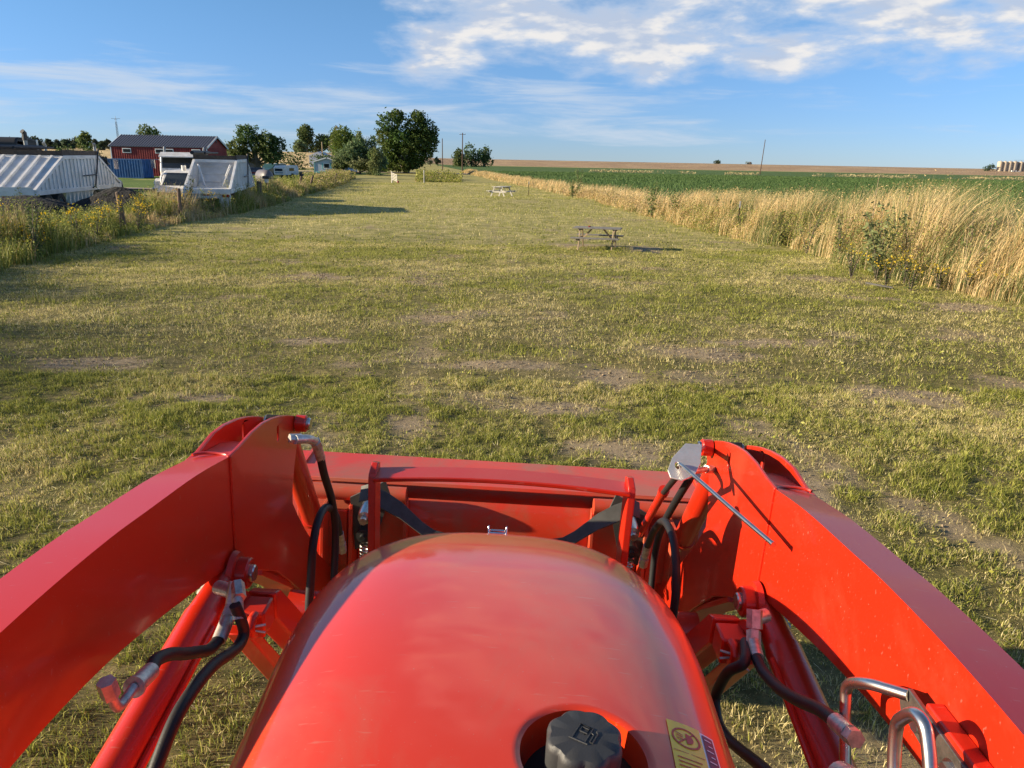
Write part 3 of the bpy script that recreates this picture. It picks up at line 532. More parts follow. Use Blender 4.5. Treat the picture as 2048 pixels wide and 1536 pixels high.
# body behind and below, mostly out of frame
mb = MB(); mb.box((0, .6, .78), (.42, 2.1, .55)); mb.box((0, 1.70, .85), (.5, .14, .35)); mb.box((0, 1.25, .45), (1.0, .14, .14)); mb.box((0, -.7, .72), (1.1, .5, .4)); chassis = mb.build('chassis', 'blackmetal', tractor, bevel=.01)
for s in (-1, 1): mb = MB(); mb.box((s * .68, .05, 1.35), (.10, .16, .9)); mb.box((s * .5, .10, .98), (.4, .14, .12)); mb.build('loader_mast', 'orange', tractor, bevel=.01)
mb = MB(); mb.prism([(-.1, 1.78), (-.1, 1.15), (-.35, 1.15), (-.32, 1.70), (-.22, 1.80)], 'x', -.36, .36); mb.build('dashboard', 'capblack', tractor, bevel=.02)
def wheel(x, y, r_, wd, rim):
    mb = MB(); mb.lathe([(rim, -wd / 2), (r_ * .9, -wd / 2), (r_, -wd * .36), (r_ * 1.0, wd * .36), (r_ * .9, wd / 2), (rim, wd / 2), (rim, -wd / 2)], (x, y, r_), 'x', 40)
    for k in range(18):
        a = 2 * pi * k / 18
        for sd_ in (-1, 1): mb.box((x + sd_ * wd * .22, y + (r_ + .008) * cos(a + sd_ * .08), r_ + (r_ + .008) * sin(a + sd_ * .08)), (wd * .5, .035, .03), Matrix.Rotation(a + sd_ * .08 - pi / 2, 3, 'X'))
    o = mb.build('wheel', 'tyre', tractor); mb = MB(); mb.lathe([(.001, -wd * .1), (rim * .5, -wd * .1), (rim, -wd * .45), (rim, wd * .45), (rim * .5, wd * .1), (.001, wd * .1)], (x, y, r_), 'x', 32); mb.build('rim', 'orange', o)
for s in (-1, 1): wheel(s * .57, 1.25, .37, .22, .2); wheel(s * .72, -.75, .62, .34, .34)
for s in (-1, 1): mb = MB(); mb.tube([(s * .70, -.75 + .70 * cos(t), .62 + .70 * sin(t)) for t in np.linspace(.15, 2.4, 12)], .03, 8); mb.prism([(-.75 + .68 * cos(t), .62 + .68 * sin(t)) for t in np.linspace(.1, 2.6, 14)] + [(-.75 + .66 * cos(t), .62 + .66 * sin(t)) for t in np.linspace(2.6, .1, 14)], 'x', s * .52, s * .88); mb.build('fender', 'orange', tractor)
mb = MB(); mb.box((0, -.75, 1.12), (.5, .5, .12)); mb.box((0, -1.02, 1.36), (.48, .1, .45)); mb.build('seat', 'capblack', tractor, bevel=.03)

# ------------------------------------------------------------------ ground and fields
def graded(a, b, da, b2, growth):
    v = [a]
    while v[-1] < b: v.append(v[-1] + da)
    d = da
    while v[-1] < b2: d *= growth; v.append(v[-1] + d)
    return v
gx = graded(0, 12, .14, 2600, 1.11); gx = np.array([-v for v in gx[:0:-1]] + gx)
gy = np.array(graded(-9, 26, .14, 3000, 1.055))
A, B = np.meshgrid(gx, gy); ZG = gh(A, B)
gm = bpy.data.materials.new('ground_soil'); gm.use_nodes = True
def ground_material(m, dirt, dirt2, green, straw, sc=1.0, use_attr=True, gscale=1.6, bumpd=.02):
    t = m.node_tree; n = t.nodes; L = t.links.new; b = n['Principled BSDF']; b.inputs['Roughness'].default_value = .95; b.inputs['Specular IOR Level'].default_value = .15
    tcn = n.new('ShaderNodeTexCoord')
    def noise(s, d=6, r=.65):
        q = n.new('ShaderNodeTexNoise'); q.inputs['Scale'].default_value = s * sc; q.inputs['Detail'].default_value = d; q.inputs['Roughness'].default_value = r; L(tcn.outputs['Object'], q.inputs['Vector']); return q.outputs['Fac']
    def mr(v, a, c):
        q = n.new('ShaderNodeMapRange'); L(v, q.inputs[0]); q.inputs[1].default_value = a; q.inputs[2].default_value = c; return q.outputs[0]
    def mix(f, a, c):
        q = n.new('ShaderNodeMix'); q.data_type = 'RGBA'
        if isinstance(f, float): q.inputs[0].default_value = f
        else: L(f, q.inputs[0])
        for i, v in ((6, a), (7, c)):
            if isinstance(v, tuple): q.inputs[i].default_value = (*v, 1)
            else: L(v, q.inputs[i])
        return q.outputs[2]
    g = mix(mr(noise(gscale), .38, .62), green, straw); g = mix(mr(noise(.23, 4), .40, .66), g, tuple(c * .80 for c in green))
    g = mix(mr(noise(14, 3), .45, .7), g, tuple(c * .55 for c in green))
    d = mix(mr(noise(5), .35, .7), dirt, dirt2); d = mix(mr(noise(60, 3), .60, .72), d, tuple(c * .5 for c in dirt2))
    if use_attr:
        a2 = n.new('ShaderNodeAttribute'); a2.attribute_name = 'turf'; g = mix(a2.outputs['Fac'], g, mix(mr(noise(gscale), .38, .62), (.22, .215, .055), (.42, .36, .15)))
        a = n.new('ShaderNodeAttribute'); a.attribute_name = 'bare'; L(mix(a.outputs['Fac'], g, d), b.inputs['Base Color'])
    else: L(g, b.inputs['Base Color'])
    bp = n.new('ShaderNodeBump'); bp.inputs['Strength'].default_value = .9; bp.inputs['Distance'].default_value = bumpd; L(noise(22, 8, .75), bp.inputs['Height']); L(bp.outputs[0], b.inputs['Normal'])
ground_material(gm, (.34, .265, .175), (.23, .175, .115), (.13, .12, .04), (.28, .22, .10))  # turf base colours darkened to put shade into the gaps between near blades
go = grid_mesh('ground', A, B, ZG, gm)
bareg = bare(A.ravel(), B.ravel()) * (1 - sstep(np.hypot(A, B).ravel(), 28, 60))
ba = go.data.attributes.new('bare', 'FLOAT', 'POINT'); ba.data.foreach_set('value', bareg.astype('f4'))

tf = go.data.attributes.new('turf', 'FLOAT', 'POINT'); tf.data.foreach_set('value', (sstep(np.hypot(A, B).ravel(), 9, 34) * .95).astype('f4'))

def strip(name, inner, outer, y, off, mat, nx=30, kind='structure'):
    y = np.array(y, float); t = np.linspace(0, 1, nx)[None]; a = inner(y)[:, None]; c = outer(y)[:, None]; Xs = a + (c - a) * t ** 1.6; Ys = np.repeat(y[:, None], nx, 1)
    return grid_mesh(name, Xs, Ys, gh(Xs, Ys) + off, mat, kind)
fm = bpy.data.materials.new('alfalfa'); fm.use_nodes = True; ground_material(fm, (0, 0, 0), (0, 0, 0), (.088, .15, .040), (.105, .17, .050), .5, False, .35, .12)
yy = np.array(graded(-6, 60, 1.0, 575, 1.05)); yy = yy[yy < 575]
strip('crop_field', lambda y: np.where(y < 190, right_edge(y) + 3.2, -10.4 - (y - 190) * .13), lambda y: 180 + y * 2.2, yy, .03, fm, 60)
sm = bpy.data.materials.new('stubble'); sm.use_nodes = True; ground_material(sm, (0, 0, 0), (0, 0, 0), (.40, .27, .16), (.50, .36, .21), .12, False, .5, .3)
yy = np.concatenate([np.linspace(572, 830, 40), np.geomspace(840, 2900, 25)])
strip('stubble_field', lambda y: -y * .16 - 30, lambda y: y * 2.3 + 20, yy, .05, sm, 90)
wm = bpy.data.materials.new('wheat'); wm.use_nodes = True; ground_material(wm, (0, 0, 0), (0, 0, 0), (.62, .46, .24), (.70, .54, .29), .15, False, .8, .3)
yy = np.concatenate([np.linspace(215, 420, 40), np.geomspace(430, 2900, 25)])
strip('grain_field', lambda y: -y * .13 - 3, lambda y: -y * 2.3, yy, .04, wm, 90)
lm = bpy.data.materials.new('lawn'); lm.use_nodes = True; ground_material(lm, (.2, .15, .1), (.2, .15, .1), (.12, .19, .04), (.16, .22, .055), .8, False, 1.2, .03)
yy = np.array(graded(10, 60, 1.0, 175, 1.04)); yy = yy[yy < 175]
strip('lawn', lambda y: left_edge(y) - 2.4, lambda y: -30 - y * 1.2, yy, .015, lm, 60)
dm = material('gravel', (.42, .33, .23), .95, col2=(.30, .235, .165), vscale=.8, bump=.6, bscale=6, bdist=.03)
def patchsheet(name, cx, cy, rx, ry, rot, off, mat, seed):
    a = np.linspace(0, 2 * pi, 73); r_ = np.linspace(0, 1, 8); Rr, Aa = np.meshgrid(r_, a); wob = .65 + .6 * fnoise(np.cos(Aa) * 2 + seed, np.sin(Aa) * 2, seed)
    lx = Rr * wob * rx * np.cos(Aa); ly = Rr * wob * ry * np.sin(Aa); Xs = cx + lx * cos(rot) - ly * sin(rot); Ys = cy + lx * sin(rot) + ly * cos(rot)
    return grid_mesh(name, Xs, Ys, gh(Xs, Ys) + off, mat)
patchsheet('gravel_drive', -29.0, 58, 7.5, 3.4, .1, .06, dm, 3)
yy = np.linspace(160, 172, 8); strip('gravel_road', lambda y: -6 + 0 * y, lambda y: -60 + 0 * y, yy, .08, dm, 30)

# ------------------------------------------------------------------ grass as real blades (uncountable: stuff)
GREEN = np.array([[.24, .26, .042], [.34, .34, .065], [.14, .17, .032], [.42, .41, .11]]); STRAW = np.array([[.72, .59, .27], [.82, .71, .40], [.60, .50, .22], [.52, .47, .17]])
def blades(name, x, y, z, h, wd, lean, yaw, col, mat, segs=1, tipz=None, label=None, kind='stuff', leandir=None):
    """x,y,z roots; h heights; wd widths; lean horizontal reach of tip; yaw direction of lean; col n*3"""
    n = len(x); ca, sa = np.cos(yaw), np.sin(yaw); fa = rng.uniform(0, 2 * pi, n); wx, wy = np.cos(fa) * wd / 2, np.sin(fa) * wd / 2
    P = []
    for k in range(segs + 1):
        t = k / (segs + 1); cx = x + ca * lean * t * t; cy = y + sa * lean * t * t; cz = z + h * (t * (1.25 - .25 * t)); s = (1 - .35 * t)
        P += [np.stack([cx - wx * s, cy - wy * s, cz], -1), np.stack([cx + wx * s, cy + wy * s, cz], -1)]
    P.append(np.stack([x + ca * lean, y + sa * lean, z + h], -1)); m_ = len(P); V = np.stack(P, 1).reshape(-1, 3)
    base = (np.arange(n) * m_)[:, None]; loops = []; starts = []; c_ = 0
    quads = [np.array([2 * k, 2 * k + 1, 2 * k + 3, 2 * k + 2]) for k in range(segs)]; tri = np.array([2 * segs, 2 * segs + 1, 2 * segs + 2])
    per = np.concatenate(quads + [tri]) if segs else tri; LP = (base + per[None]).reshape(-1)
    ls = np.concatenate([np.arange(segs) * 4, [segs * 4]]); LS = (np.arange(n)[:, None] * len(per) + ls[None]).reshape(-1)
    me = bpy.data.meshes.new(name); me.vertices.add(len(V)); me.vertices.foreach_set('co', V.astype('f4').reshape(-1)); me.loops.add(len(LP)); me.loops.foreach_set('vertex_index', LP.astype('i4'))
    me.polygons.add(len(LS)); me.polygons.foreach_set('loop_start', LS.astype('i4')); me.materials.append(mat); me.update(calc_edges=True)
    ca_ = me.color_attributes.new('col', 'FLOAT_COLOR', 'POINT'); cc = np.ones((n, m_, 4), 'f4'); cc[:, :, :3] = col[:, None, :]
    ca_.data.foreach_set('color', cc.reshape(-1)); o = bpy.data.objects.new(name, me); C.objects.link(o); o['kind'] = kind
    if label: o['label'] = label
    return o
def leafmesh(name, c, size, nrm_bias, col, mat, parent=None, aspect=.55, up=.3):
    """leaf-sized quads (rhombs) at centres c with random orientation"""
    n = len(c); a = rng.normal(size=(n, 3)); a[:, 2] *= .7; a /= np.linalg.norm(a, axis=1)[:, None]; b = rng.normal(size=(n, 3)) + np.array([0, 0, up]); b -= a * (a * b).sum(1)[:, None]; b /= np.linalg.norm(b, axis=1)[:, None]
    s = np.asarray(size).reshape(-1, 1) * np.ones((n, 1)); V = np.stack([c - a * s, c + b * s * aspect, c + a * s, c - b * s * aspect], 1).reshape(-1, 3)
    me = bpy.data.meshes.new(name); me.vertices.add(4 * n); me.vertices.foreach_set('co', V.astype('f4').reshape(-1)); me.loops.add(4 * n); me.loops.foreach_set('vertex_index', np.arange(4 * n, dtype='i4'))
    me.polygons.add(n); me.polygons.foreach_set('loop_start', np.arange(0, 4 * n, 4, dtype='i4')); me.materials.append(mat); me.update(calc_edges=True)
    ca_ = me.color_attributes.new('col', 'FLOAT_COLOR', 'POINT'); cc = np.ones((n, 4, 4), 'f4'); cc[:, :, :3] = col[:, None, :]; ca_.data.foreach_set('color', cc.reshape(-1))
    o = bpy.data.objects.new(name, me); C.objects.link(o)
    if parent: o.parent = parent
    return o
def lane_points(n, y0, y1, power=1.0, xmax=None):
    """random points in the view wedge between the two borders"""
    y = y0 + (y1 - y0) * rng.uniform(0, 1, n) ** power; half = .84 * y + 2.2; x = rng.uniform(-1, 1, n) * half
    return x, y
def grass_layer(name, n, y0, y1, hscale, wscale, segs, power=.66, dens_pow=1.0):
    x, y = lane_points(n, y0, y1, power)
    L_ = left_edge(y) - .3; R_ = right_edge(y) + .3; ok = (x > L_) & (x < R_)
    if y0 < 4: ok &= ~((np.abs(x) < .5) & (y < 2.2))
    x, y = x[ok], y[ok]; b = bare(x, y); clump = .62 * fnoise(x * 5.5, y * 5.5, 51, 3) + .38 * fnoise(x * 15, y * 15, 53, 2); big = fnoise(x * .8, y * .9, 61, 3)
    keep = rng.uniform(0, 1, len(x)) > np.clip(b * 1.0 + (.45 - clump) * .8, 0.0, .96)
    x, y, b, clump, big = x[keep], y[keep], b[keep], clump[keep], big[keep]; n_ = len(x); z = gh(x, y) - .004
    strawp = np.clip(.52 + (fnoise(x * .5, y * .7, 71, 4) - .5) * 2.6 + b * .5 + (.5 - clump) * .9 - .30 * (1 - sstep(x, -4.5, 0)) * (1 - sstep(y, 9, 16)), .05, .95); isS = rng.uniform(0, 1, n_) < strawp
    col = np.where(isS[:, None], STRAW[rng.integers(0, 4, n_)], GREEN[rng.integers(0, 4, n_)]) * (1 + .22 * rng.normal(size=(n_, 1))).clip(.55, 1.5)
    h = hscale * (.30 + 1.35 * sstep(clump, .34, .68)) * rng.uniform(.5, 1.35, n_) * (.7 + .7 * big); h = np.where(isS, h * .85, h)
    flat = rng.uniform(0, 1, n_) < .30; lean = np.where(flat, h * rng.uniform(1.0, 2.6, n_), h * rng.uniform(.1, .9, n_)); h = np.where(flat, h * .45, h)
    wd = wscale * rng.uniform(.6, 1.4, n_) * np.where(isS, .8, 1.1)
    blades(name, x, y, z, h, wd, lean, rng.uniform(0, 2 * pi, n_), col, M['leaf'], segs)
grass_layer('mown_grass_near', 640000, 1.6, 8.5, .040, .0044, 1, .60)
grass_layer('mown_grass_middle', 730000, 8.2, 24, .047, .0085, 0, .66)
grass_layer('mown_grass_far', 580000, 22.5, 95, .065, .022, 0, .60)
# broad-leaf weeds flattened in the turf
x, y = lane_points(52000, 2, 26, .62); ok = (x > left_edge(y)) & (x < right_edge(y)) & ~((np.abs(x) < .5) & (y < 2.2)); x, y = x[ok], y[ok]
cl = fnoise(x * 2.6, y * 2.6, 91, 3); ok = (cl > .52) & (bare(x, y) < .5); x, y = x[ok], y[ok]; n_ = len(x)
leafmesh('turf_weeds', np.stack([x, y, gh(x, y) + rng.uniform(.012, .06, n_)], -1), rng.uniform(.009, .022, n_) * (1 + y * .03), 0, GREEN[rng.integers(0, 4, n_)] * rng.uniform(.6, 1.2, (n_, 1)), M['leaf'])['kind'] = 'stuff'
# loose clippings
x, y = lane_points(26000, 2, 20, .62); ok = (x > left_edge(y)) & (x < right_edge(y)) & ~((np.abs(x) < .5) & (y < 2.2)) & (fnoise(x * .9, y * 1.3, 15, 3) > .46); x, y = x[ok], y[ok]; n_ = len(x)
blades('dry_clippings', x, y, gh(x, y) + rng.uniform(.005, .04, n_), rng.uniform(0, .02, n_), .004 + .0003 * y, rng.uniform(.04, .15, n_), rng.uniform(0, 2 * pi, n_), STRAW[rng.integers(0, 2, n_)] * rng.uniform(.8, 1.25, (n_, 1)), M['stalk'], 1)

# ------------------------------------------------------------------ tall dry grass along the right-hand field edge
def tall_h(y): return np.interp(y, [8, 15, 22, 32, 45, 60, 90, 190], [2.4, 2.35, 2.05, 1.55, 1.22, 1.0, .88, .85])
DRY = np.array([[.70, .51, .24], [.78, .60, .31], [.60, .42, .18], [.70, .54, .31]])
def dry_strip(name, n, y0, y1, wd0, depth, segs, power):
    y = y0 + (y1 - y0) * rng.uniform(0, 1, n) ** power; e = right_edge(y) + .45 * (fnoise(y * .9, y * 0, 5, 3) - .5) * 2; t = rng.uniform(0, 1, n); x = e + t * depth
    cl = fnoise(x * 1.4, y * 1.4, 25, 3); keep = rng.uniform(0, 1, n) < np.clip((cl - .24) * 3.2, .04, 1); x, y, t, cl = x[keep], y[keep], t[keep], cl[keep]; n_ = len(x)
    h = tall_h(y) * (.45 + .62 * sstep(cl, .3, .7)) * rng.uniform(.62, 1.06, n_) * (.35 + .65 * sstep(t + (fnoise(x * 2.2, y * 2.2, 95, 2) - .5) * .5, 0, .4)); lean = h * rng.uniform(.05, .75, n_)
    col = DRY[rng.integers(0, 4, n_)] * rng.uniform(.75, 1.15, (n_, 1)); g = rng.uniform(0, 1, n_) < .08 + .22 * (1 - t) + .45 * (fnoise(x * .7, y * .7, 99, 3) > .60) * (y < 34); col[g] = np.array([.16, .19, .06]) * rng.uniform(.7, 1.2, (g.sum(), 1))
    YAW = rng.normal(.12, .8, n_); blades(name, x, y, gh(x, y), h, wd0 * rng.uniform(.6, 1.5, n_) * (1 + .012 * y), lean, YAW, col, M['stalk'], segs)
    # seed heads: slim leaf shapes near the tips
    yw = YAW; s = rng.uniform(0, 1, n_) < .34; k = s.sum(); q = rng.uniform(.86, 1.03, k); P = np.stack([x[s] + np.cos(yw[s]) * lean[s] * q * q, y[s] + np.sin(yw[s]) * lean[s] * q * q, gh(x[s], y[s]) + h[s] * q], -1)
    leafmesh(name + '_seed_heads', P, rng.uniform(.014, .032, k) * (1 + .012 * y[s]), 0, col[s] * np.array([1.05, 1.0, .9]), M['stalk'], aspect=.25, up=2.0)['kind'] = 'stuff'
dry_strip('tall_dry_grass', 90000, 8, 40, .0060, 3.0, 2, .8)
dry_strip('tall_dry_grass_far', 64000, 38, 188, .012, 2.6, 1, .75)
x0 = rng.uniform(0, 1, 120000); y = 9 + 55 * x0 ** .8; x = right_edge(y) + rng.uniform(-.25, 3.0, len(y)); cl = fnoise(x * .8, y * .8, 35, 3); ok = cl > .46; x, y = x[ok], y[ok]; n_ = len(x)
uc = np.where((rng.uniform(0, 1, n_) < sstep(y, 26, 40) * .85)[:, None], DRY[rng.integers(0, 4, n_)] * .8, GREEN[rng.integers(0, 4, n_)]); leafmesh('verge_undergrowth', np.stack([x, y, gh(x, y) + rng.uniform(.02, 1, n_) ** 1.5 * tall_h(y) * .62], -1), .022 + .0006 * y, 0, uc * rng.uniform(.7, 1.25, (n_, 1)), M['leaf'], aspect=.3)['kind'] = 'stuff'
n = 70000; y = 11 + 34 * rng.uniform(0, 1, n) ** .9; x = right_edge(y) + rng.normal(.22, .28, n); cl = fnoise(x * .5 + 9, y * .55, 37, 3); ok = (cl > .47) & (rng.uniform(0, 1, n) < 1 - .8 * sstep(y, 20, 27)); x, y, cl = x[ok], y[ok], cl[ok]; n_ = len(x)
leafmesh('verge_foot_weeds', np.stack([x, y, gh(x, y) + rng.uniform(.01, 1, n_) ** 1.3 * (.18 + 1.1 * sstep(cl, .47, .72))], -1), (.014 + .0006 * y) * rng.uniform(.6, 1.3, n_), 0, GREEN[rng.integers(0, 4, n_)] * np.array([.75, .85, 1.1]) * rng.uniform(.6, 1.2, (n_, 1)), M['leaf'], aspect=.32, up=.8)['kind'] = 'stuff'
# alfalfa tops standing in the crop field
n = 130000; y = 12 + 220 * rng.uniform(0, 1, n) ** .7; x = right_edge(y) + 3.1 + rng.uniform(0, 1, n) ** .8 * (.75 * y + 8); 
blades('alfalfa', x, y, gh(x, y), rng.uniform(.12, .35, n), .03 + .0010 * y, rng.uniform(.02, .2, n), rng.uniform(0, 2 * pi, n), np.array([.085, .145, .042]) * rng.uniform(.8, 1.2, (n, 1)), M['leaf'], 0)

# ------------------------------------------------------------------ weedy fence border on the left
def border(name, n, y0, y1, k, power=.8):
    y = y0 + (y1 - y0) * rng.uniform(0, 1, n) ** power; t = rng.uniform(0, 1, n); x = left_edge(y) - t * 2.6 + .35 * (fnoise(y * 1.1, y * 0 + 3, 8, 3) - .5) * 2
    cl = fnoise(x * .9 + 5, y * .7, 45, 3); return x, y, t, cl
x, y, t, cl = border('b', 64000, -6, 62, 0, .85); hh = (.42 + 1.05 * sstep(cl, .32, .72)) * np.interp(y, [0, 3, 12, 16, 19, 21, 29, 32, 60], [1.2, 2.1, 2.1, 1.3, 1.2, .62, .55, 1.05, .85]) * (.5 + .5 * sstep(t, 0, .35))  # unseen near stretch made taller to throw long shadows across the lane
n_ = len(x); isS = rng.uniform(0, 1, n_) < np.clip(.52 + (fnoise(x * .6, y * .5, 55, 3) - .5) * 3.2, .08, .9); col = np.where(isS[:, None], DRY[rng.integers(0, 4, n_)] * .85, GREEN[rng.integers(0, 4, n_)]) * rng.uniform(.7, 1.2, (n_, 1))
h = hh * rng.uniform(.35, 1.05, n_); blades('fence_weeds', x, y, gh(x, y), h, (.010 + .0003 * np.maximum(y, 0)) * rng.uniform(.6, 1.5, n_), h * rng.uniform(.05, .5, n_), rng.uniform(0, 2 * pi, n_), col, M['stalk'], 1)
x, y, t, cl = border('b', 120000, -6, 66, 0, .85); hh = (.40 + 1.1 * sstep(cl, .32, .72)) * np.interp(y, [0, 3, 12, 16, 19, 21, 29, 32, 60], [1.2, 2.1, 2.1, 1.35, 1.2, .62, .55, 1.05, .85]) * (.5 + .5 * sstep(t, 0, .35)); col_ok = (fnoise(x * .6, y * .5, 55, 3) < .56) | (rng.uniform(0, 1, len(x)) < .25)  # leaves follow the added height of the out-of-view, shadow-casting stretch
# leaves cluster round stems
x, y, hh = x[col_ok], y[col_ok], hh[col_ok]; n_ = len(x); sx = np.round(x * 5 + rng.normal(0, .16, n_)) / 5; sy = np.round(y * 5 + rng.normal(0, .16, n_)) / 5
x = sx + .07 * np.sin(sx * 37 + sy * 91) + rng.normal(0, .035, n_); y = sy + .07 * np.cos(sx * 57 + sy * 31) + rng.normal(0, .035, n_)
leafmesh('fence_weed_leaves', np.stack([x, y, gh(x, y) + rng.uniform(.03, 1, n_) * hh], -1), (.021 + .0005 * np.maximum(y, 0)) * rng.uniform(.6, 1.3, n_), 0, (GREEN * np.array([1, 1.05, 1.1]))[rng.integers(0, 4, n_)] * rng.uniform(.65, 1.3, (n_, 1)), M['leaf'], aspect=.33, up=.8)['kind'] = 'stuff'
# far continuation of both borders
n = 46000; y = 58 + 50 * rng.uniform(0, 1, n); x = left_edge(y) - rng.uniform(0, 3.2, n); cl = fnoise(x * .35, y * .35, 65, 3)
leafmesh('far_hedge_weeds', np.stack([x, y, gh(x, y) + rng.uniform(.02, 1, n) ** 1.2 * (.4 + .95 * sstep(cl, .35, .7))], -1), rng.uniform(.045, .085, n), 0, np.where((rng.uniform(0, 1, n) < .4)[:, None], DRY[1] * .6, GREEN[rng.integers(0, 4, n)] * .9) * rng.uniform(.7, 1.2, (n, 1)), M['leaf'])['kind'] = 'stuff'
n = 13000; a = rng.uniform(0, 1, n); y = 96 + 22 * rng.uniform(0, 1, n); x = -12.6 + rng.uniform(0, 6.0, n) - (y - 96) * .12; cl = fnoise(x * .5, y * .35, 85, 3)
leafmesh('far_verge_weeds', np.stack([x, y, gh(x, y) + rng.uniform(.02, 1, n) ** 1.2 * (.25 + 1.2 * sstep(cl, .35, .7))], -1), rng.uniform(.06, .13, n), 0, np.where((rng.uniform(0, 1, n) < .15)[:, None], DRY[1] * .6, GREEN[rng.integers(0, 4, n)]) * rng.uniform(.7, 1.2, (n, 1)), M['leaf'])['kind'] = 'stuff'

n = 9000; x = 25 + 330 * rng.uniform(0, 1, n); y = 268 + (x - 90) * .05 + rng.normal(0, 2.2, n); ok = fnoise(x * .035, y * .02, 21, 3) > .5; x, y = x[ok], y[ok]; n = len(x)
leafmesh('pale_field_weeds', np.stack([x, y, gh(x, y) + rng.uniform(.05, .9, n)], -1), rng.uniform(.15, .35, n), 0, np.array([.50, .42, .22]) * rng.uniform(.6, 1.1, (n, 1)), M['leaf'])['kind'] = 'stuff'

# crumbs of soil lying in the bare patches
x, y = lane_points(90000, 2, 22, .62); ok = (x > left_edge(y)) & (x < right_edge(y)) & (bare(x, y) > .45) & ~((np.abs(x) < .5) & (y < 2.2)); x, y = x[ok], y[ok]; n_ = len(x)
leafmesh('soil_crumbs', np.stack([x, y, gh(x, y) + .004], -1), rng.uniform(.004, .014, n_) * (1 + y * .05), 0, np.array([.34, .26, .17]) * rng.uniform(.4, 1.3, (n_, 1)), M['leaf'], aspect=.9)['kind'] = 'stuff'

# ------------------------------------------------------------------ trees
def tree(name, label, x, y, h, w, lobes=9, leaves=2600, ls=None, trunk=.22, col=(.055, .085, .022), shape='round', group=None, cat='tree', spread=1.0, lobe_list=None, tr=None, seed=1):
    rs = np.random.default_rng(seed); z0 = gz(x, y); t = thing(name, label, cat, (x, y, z0), 0, group); tr = tr or w * .035 + .06
    L_ = []
    if lobe_list: L_ = [(a * w / 2, b * w / 2, c * h, r_ * w / 2, r2 * h / 2) for a, b, c, r_, r2 in lobe_list]
    else:
        for i in range(lobes):
            q = rs.uniform(0, 1); a = rs.uniform(0, 2 * pi)
            if shape == 'round': zz = trunk + .14 + (1 - trunk - .27) * q; rad = (w / 2) * .62 * math.sin(pi * (.18 + .64 * q)) * rs.uniform(.5, 1); lr = w * rs.uniform(.17, .27)
            elif shape == 'cone': zz = .12 + .80 * q; rad = (w / 2) * .55 * (1 - q) * rs.uniform(.3, 1); lr = w * (.12 + .24 * (1 - q))
            else: zz = .1 + .8 * q; rad = (w / 2) * .6 * rs.uniform(.2, 1) * (1 - .5 * q); lr = w * rs.uniform(.15, .25)
            L_.append((rad * cos(a), rad * sin(a) * .8, zz * h, lr, lr * (.95 if shape == 'round' else 1.25)))
    P = []; Cc = []; wts = np.array([l[3] ** 2 for l in L_]); cnt = (leaves * wts / wts.sum()).astype(int)
    for (lx, ly, lz, lr, lh), k in zip(L_, cnt):
        d = rs.normal(size=(k, 3)); d /= np.linalg.norm(d, axis=1)[:, None]; # knobbly surface: radius varies with direction, leaves sit in a thick shell
        kn = 1 + .34 * (fnoise(d[:, 0] * 2.6 + lx, d[:, 1] * 2.6 + d[:, 2] * 2.1 + ly, seed, 3) - .5) * 2; kn = kn * (1 + .16 * np.sin(d[:, 0] * 9 + d[:, 2] * 7 + seed)); rr = kn * rs.uniform(.4, 1.1, k) ** .55
        p = np.array([lx, ly, lz]) + d * rr[:, None] * np.array([lr, lr, lh]); gap = fnoise(p[:, 0] / (lr * .55) + 3, (p[:, 2] + p[:, 1] * .6) / (lr * .55), seed + 5, 2) > .29
        P.append(p[gap]); Cc.append(1.6 * np.array(col) * (rs.uniform(.72, 1.32, (gap.sum(), 1)) * rs.uniform(.85, 1.2)) * np.array([rs.uniform(.85, 1.25), 1, rs.uniform(.8, 1.15)]))
    P = np.concatenate(P); Cc = np.concatenate(Cc); P[:, 2] = np.maximum(P[:, 2], .15)
    leafmesh('crown', P, (ls or w / 34) * rng.uniform(.6, 1.35, len(P)), 0, Cc, M['leaf'], t)
    mb = MB(); top_ = max(l[2] for l in L_); mb.tube([(0, 0, -.2), (tr * .3, 0, h * trunk * .6), (-tr * .3, 0, h * (trunk + .1)), (0, 0, top_ * .75)], [tr * 1.35, tr, tr * .8, tr * .2], 10)
    for (lx, ly, lz, lr, lh) in L_[:10]:
        b0 = Vector((0, 0, h * (trunk * .55 + .12 * rs.uniform(0, 1)))); e = Vector((lx, ly, lz)); mb.tube([b0, b0.lerp(e, .5) + Vector((0, 0, -.04 * h)), e], [tr * .55, tr * .32, tr * .1], 7)
    mb.build('trunk', 'bark', t); return t
CT = (.050, .078, .020)
tree('cottonwood_tree', 'largest dark green cottonwood with twin crowns at the end of the mown lane', -23.2, 162, 12.6, 14.0, leaves=20000, ls=.27, trunk=.1, col=(.045, .072, .017), tr=.55, seed=4,
     lobe_list=[(-.42, 0, .80, .36, .34), (-.52, .1, .55, .38, .34), (-.10, -.1, .52, .40, .36), (.30, 0, .74, .36, .38), (.52, .1, .66, .40, .40), (.62, 0, .46, .34, .30), (.30, -.1, .48, .45, .36), (-.30, 0, .38, .42, .32), (.05, .1, .30, .36, .30), (.38, 0, .28, .34, .26), (-.5, .1, .14, .34, .2), (-.1, 0, .13, .4, .2), (.25, 0, .16, .3, .2), (-.22, .1, .90, .22, .18), (.38, .1, .90, .22, .18), (-.45, 0, .26, .26, .2), (.75, 0, .6, .22, .22)])
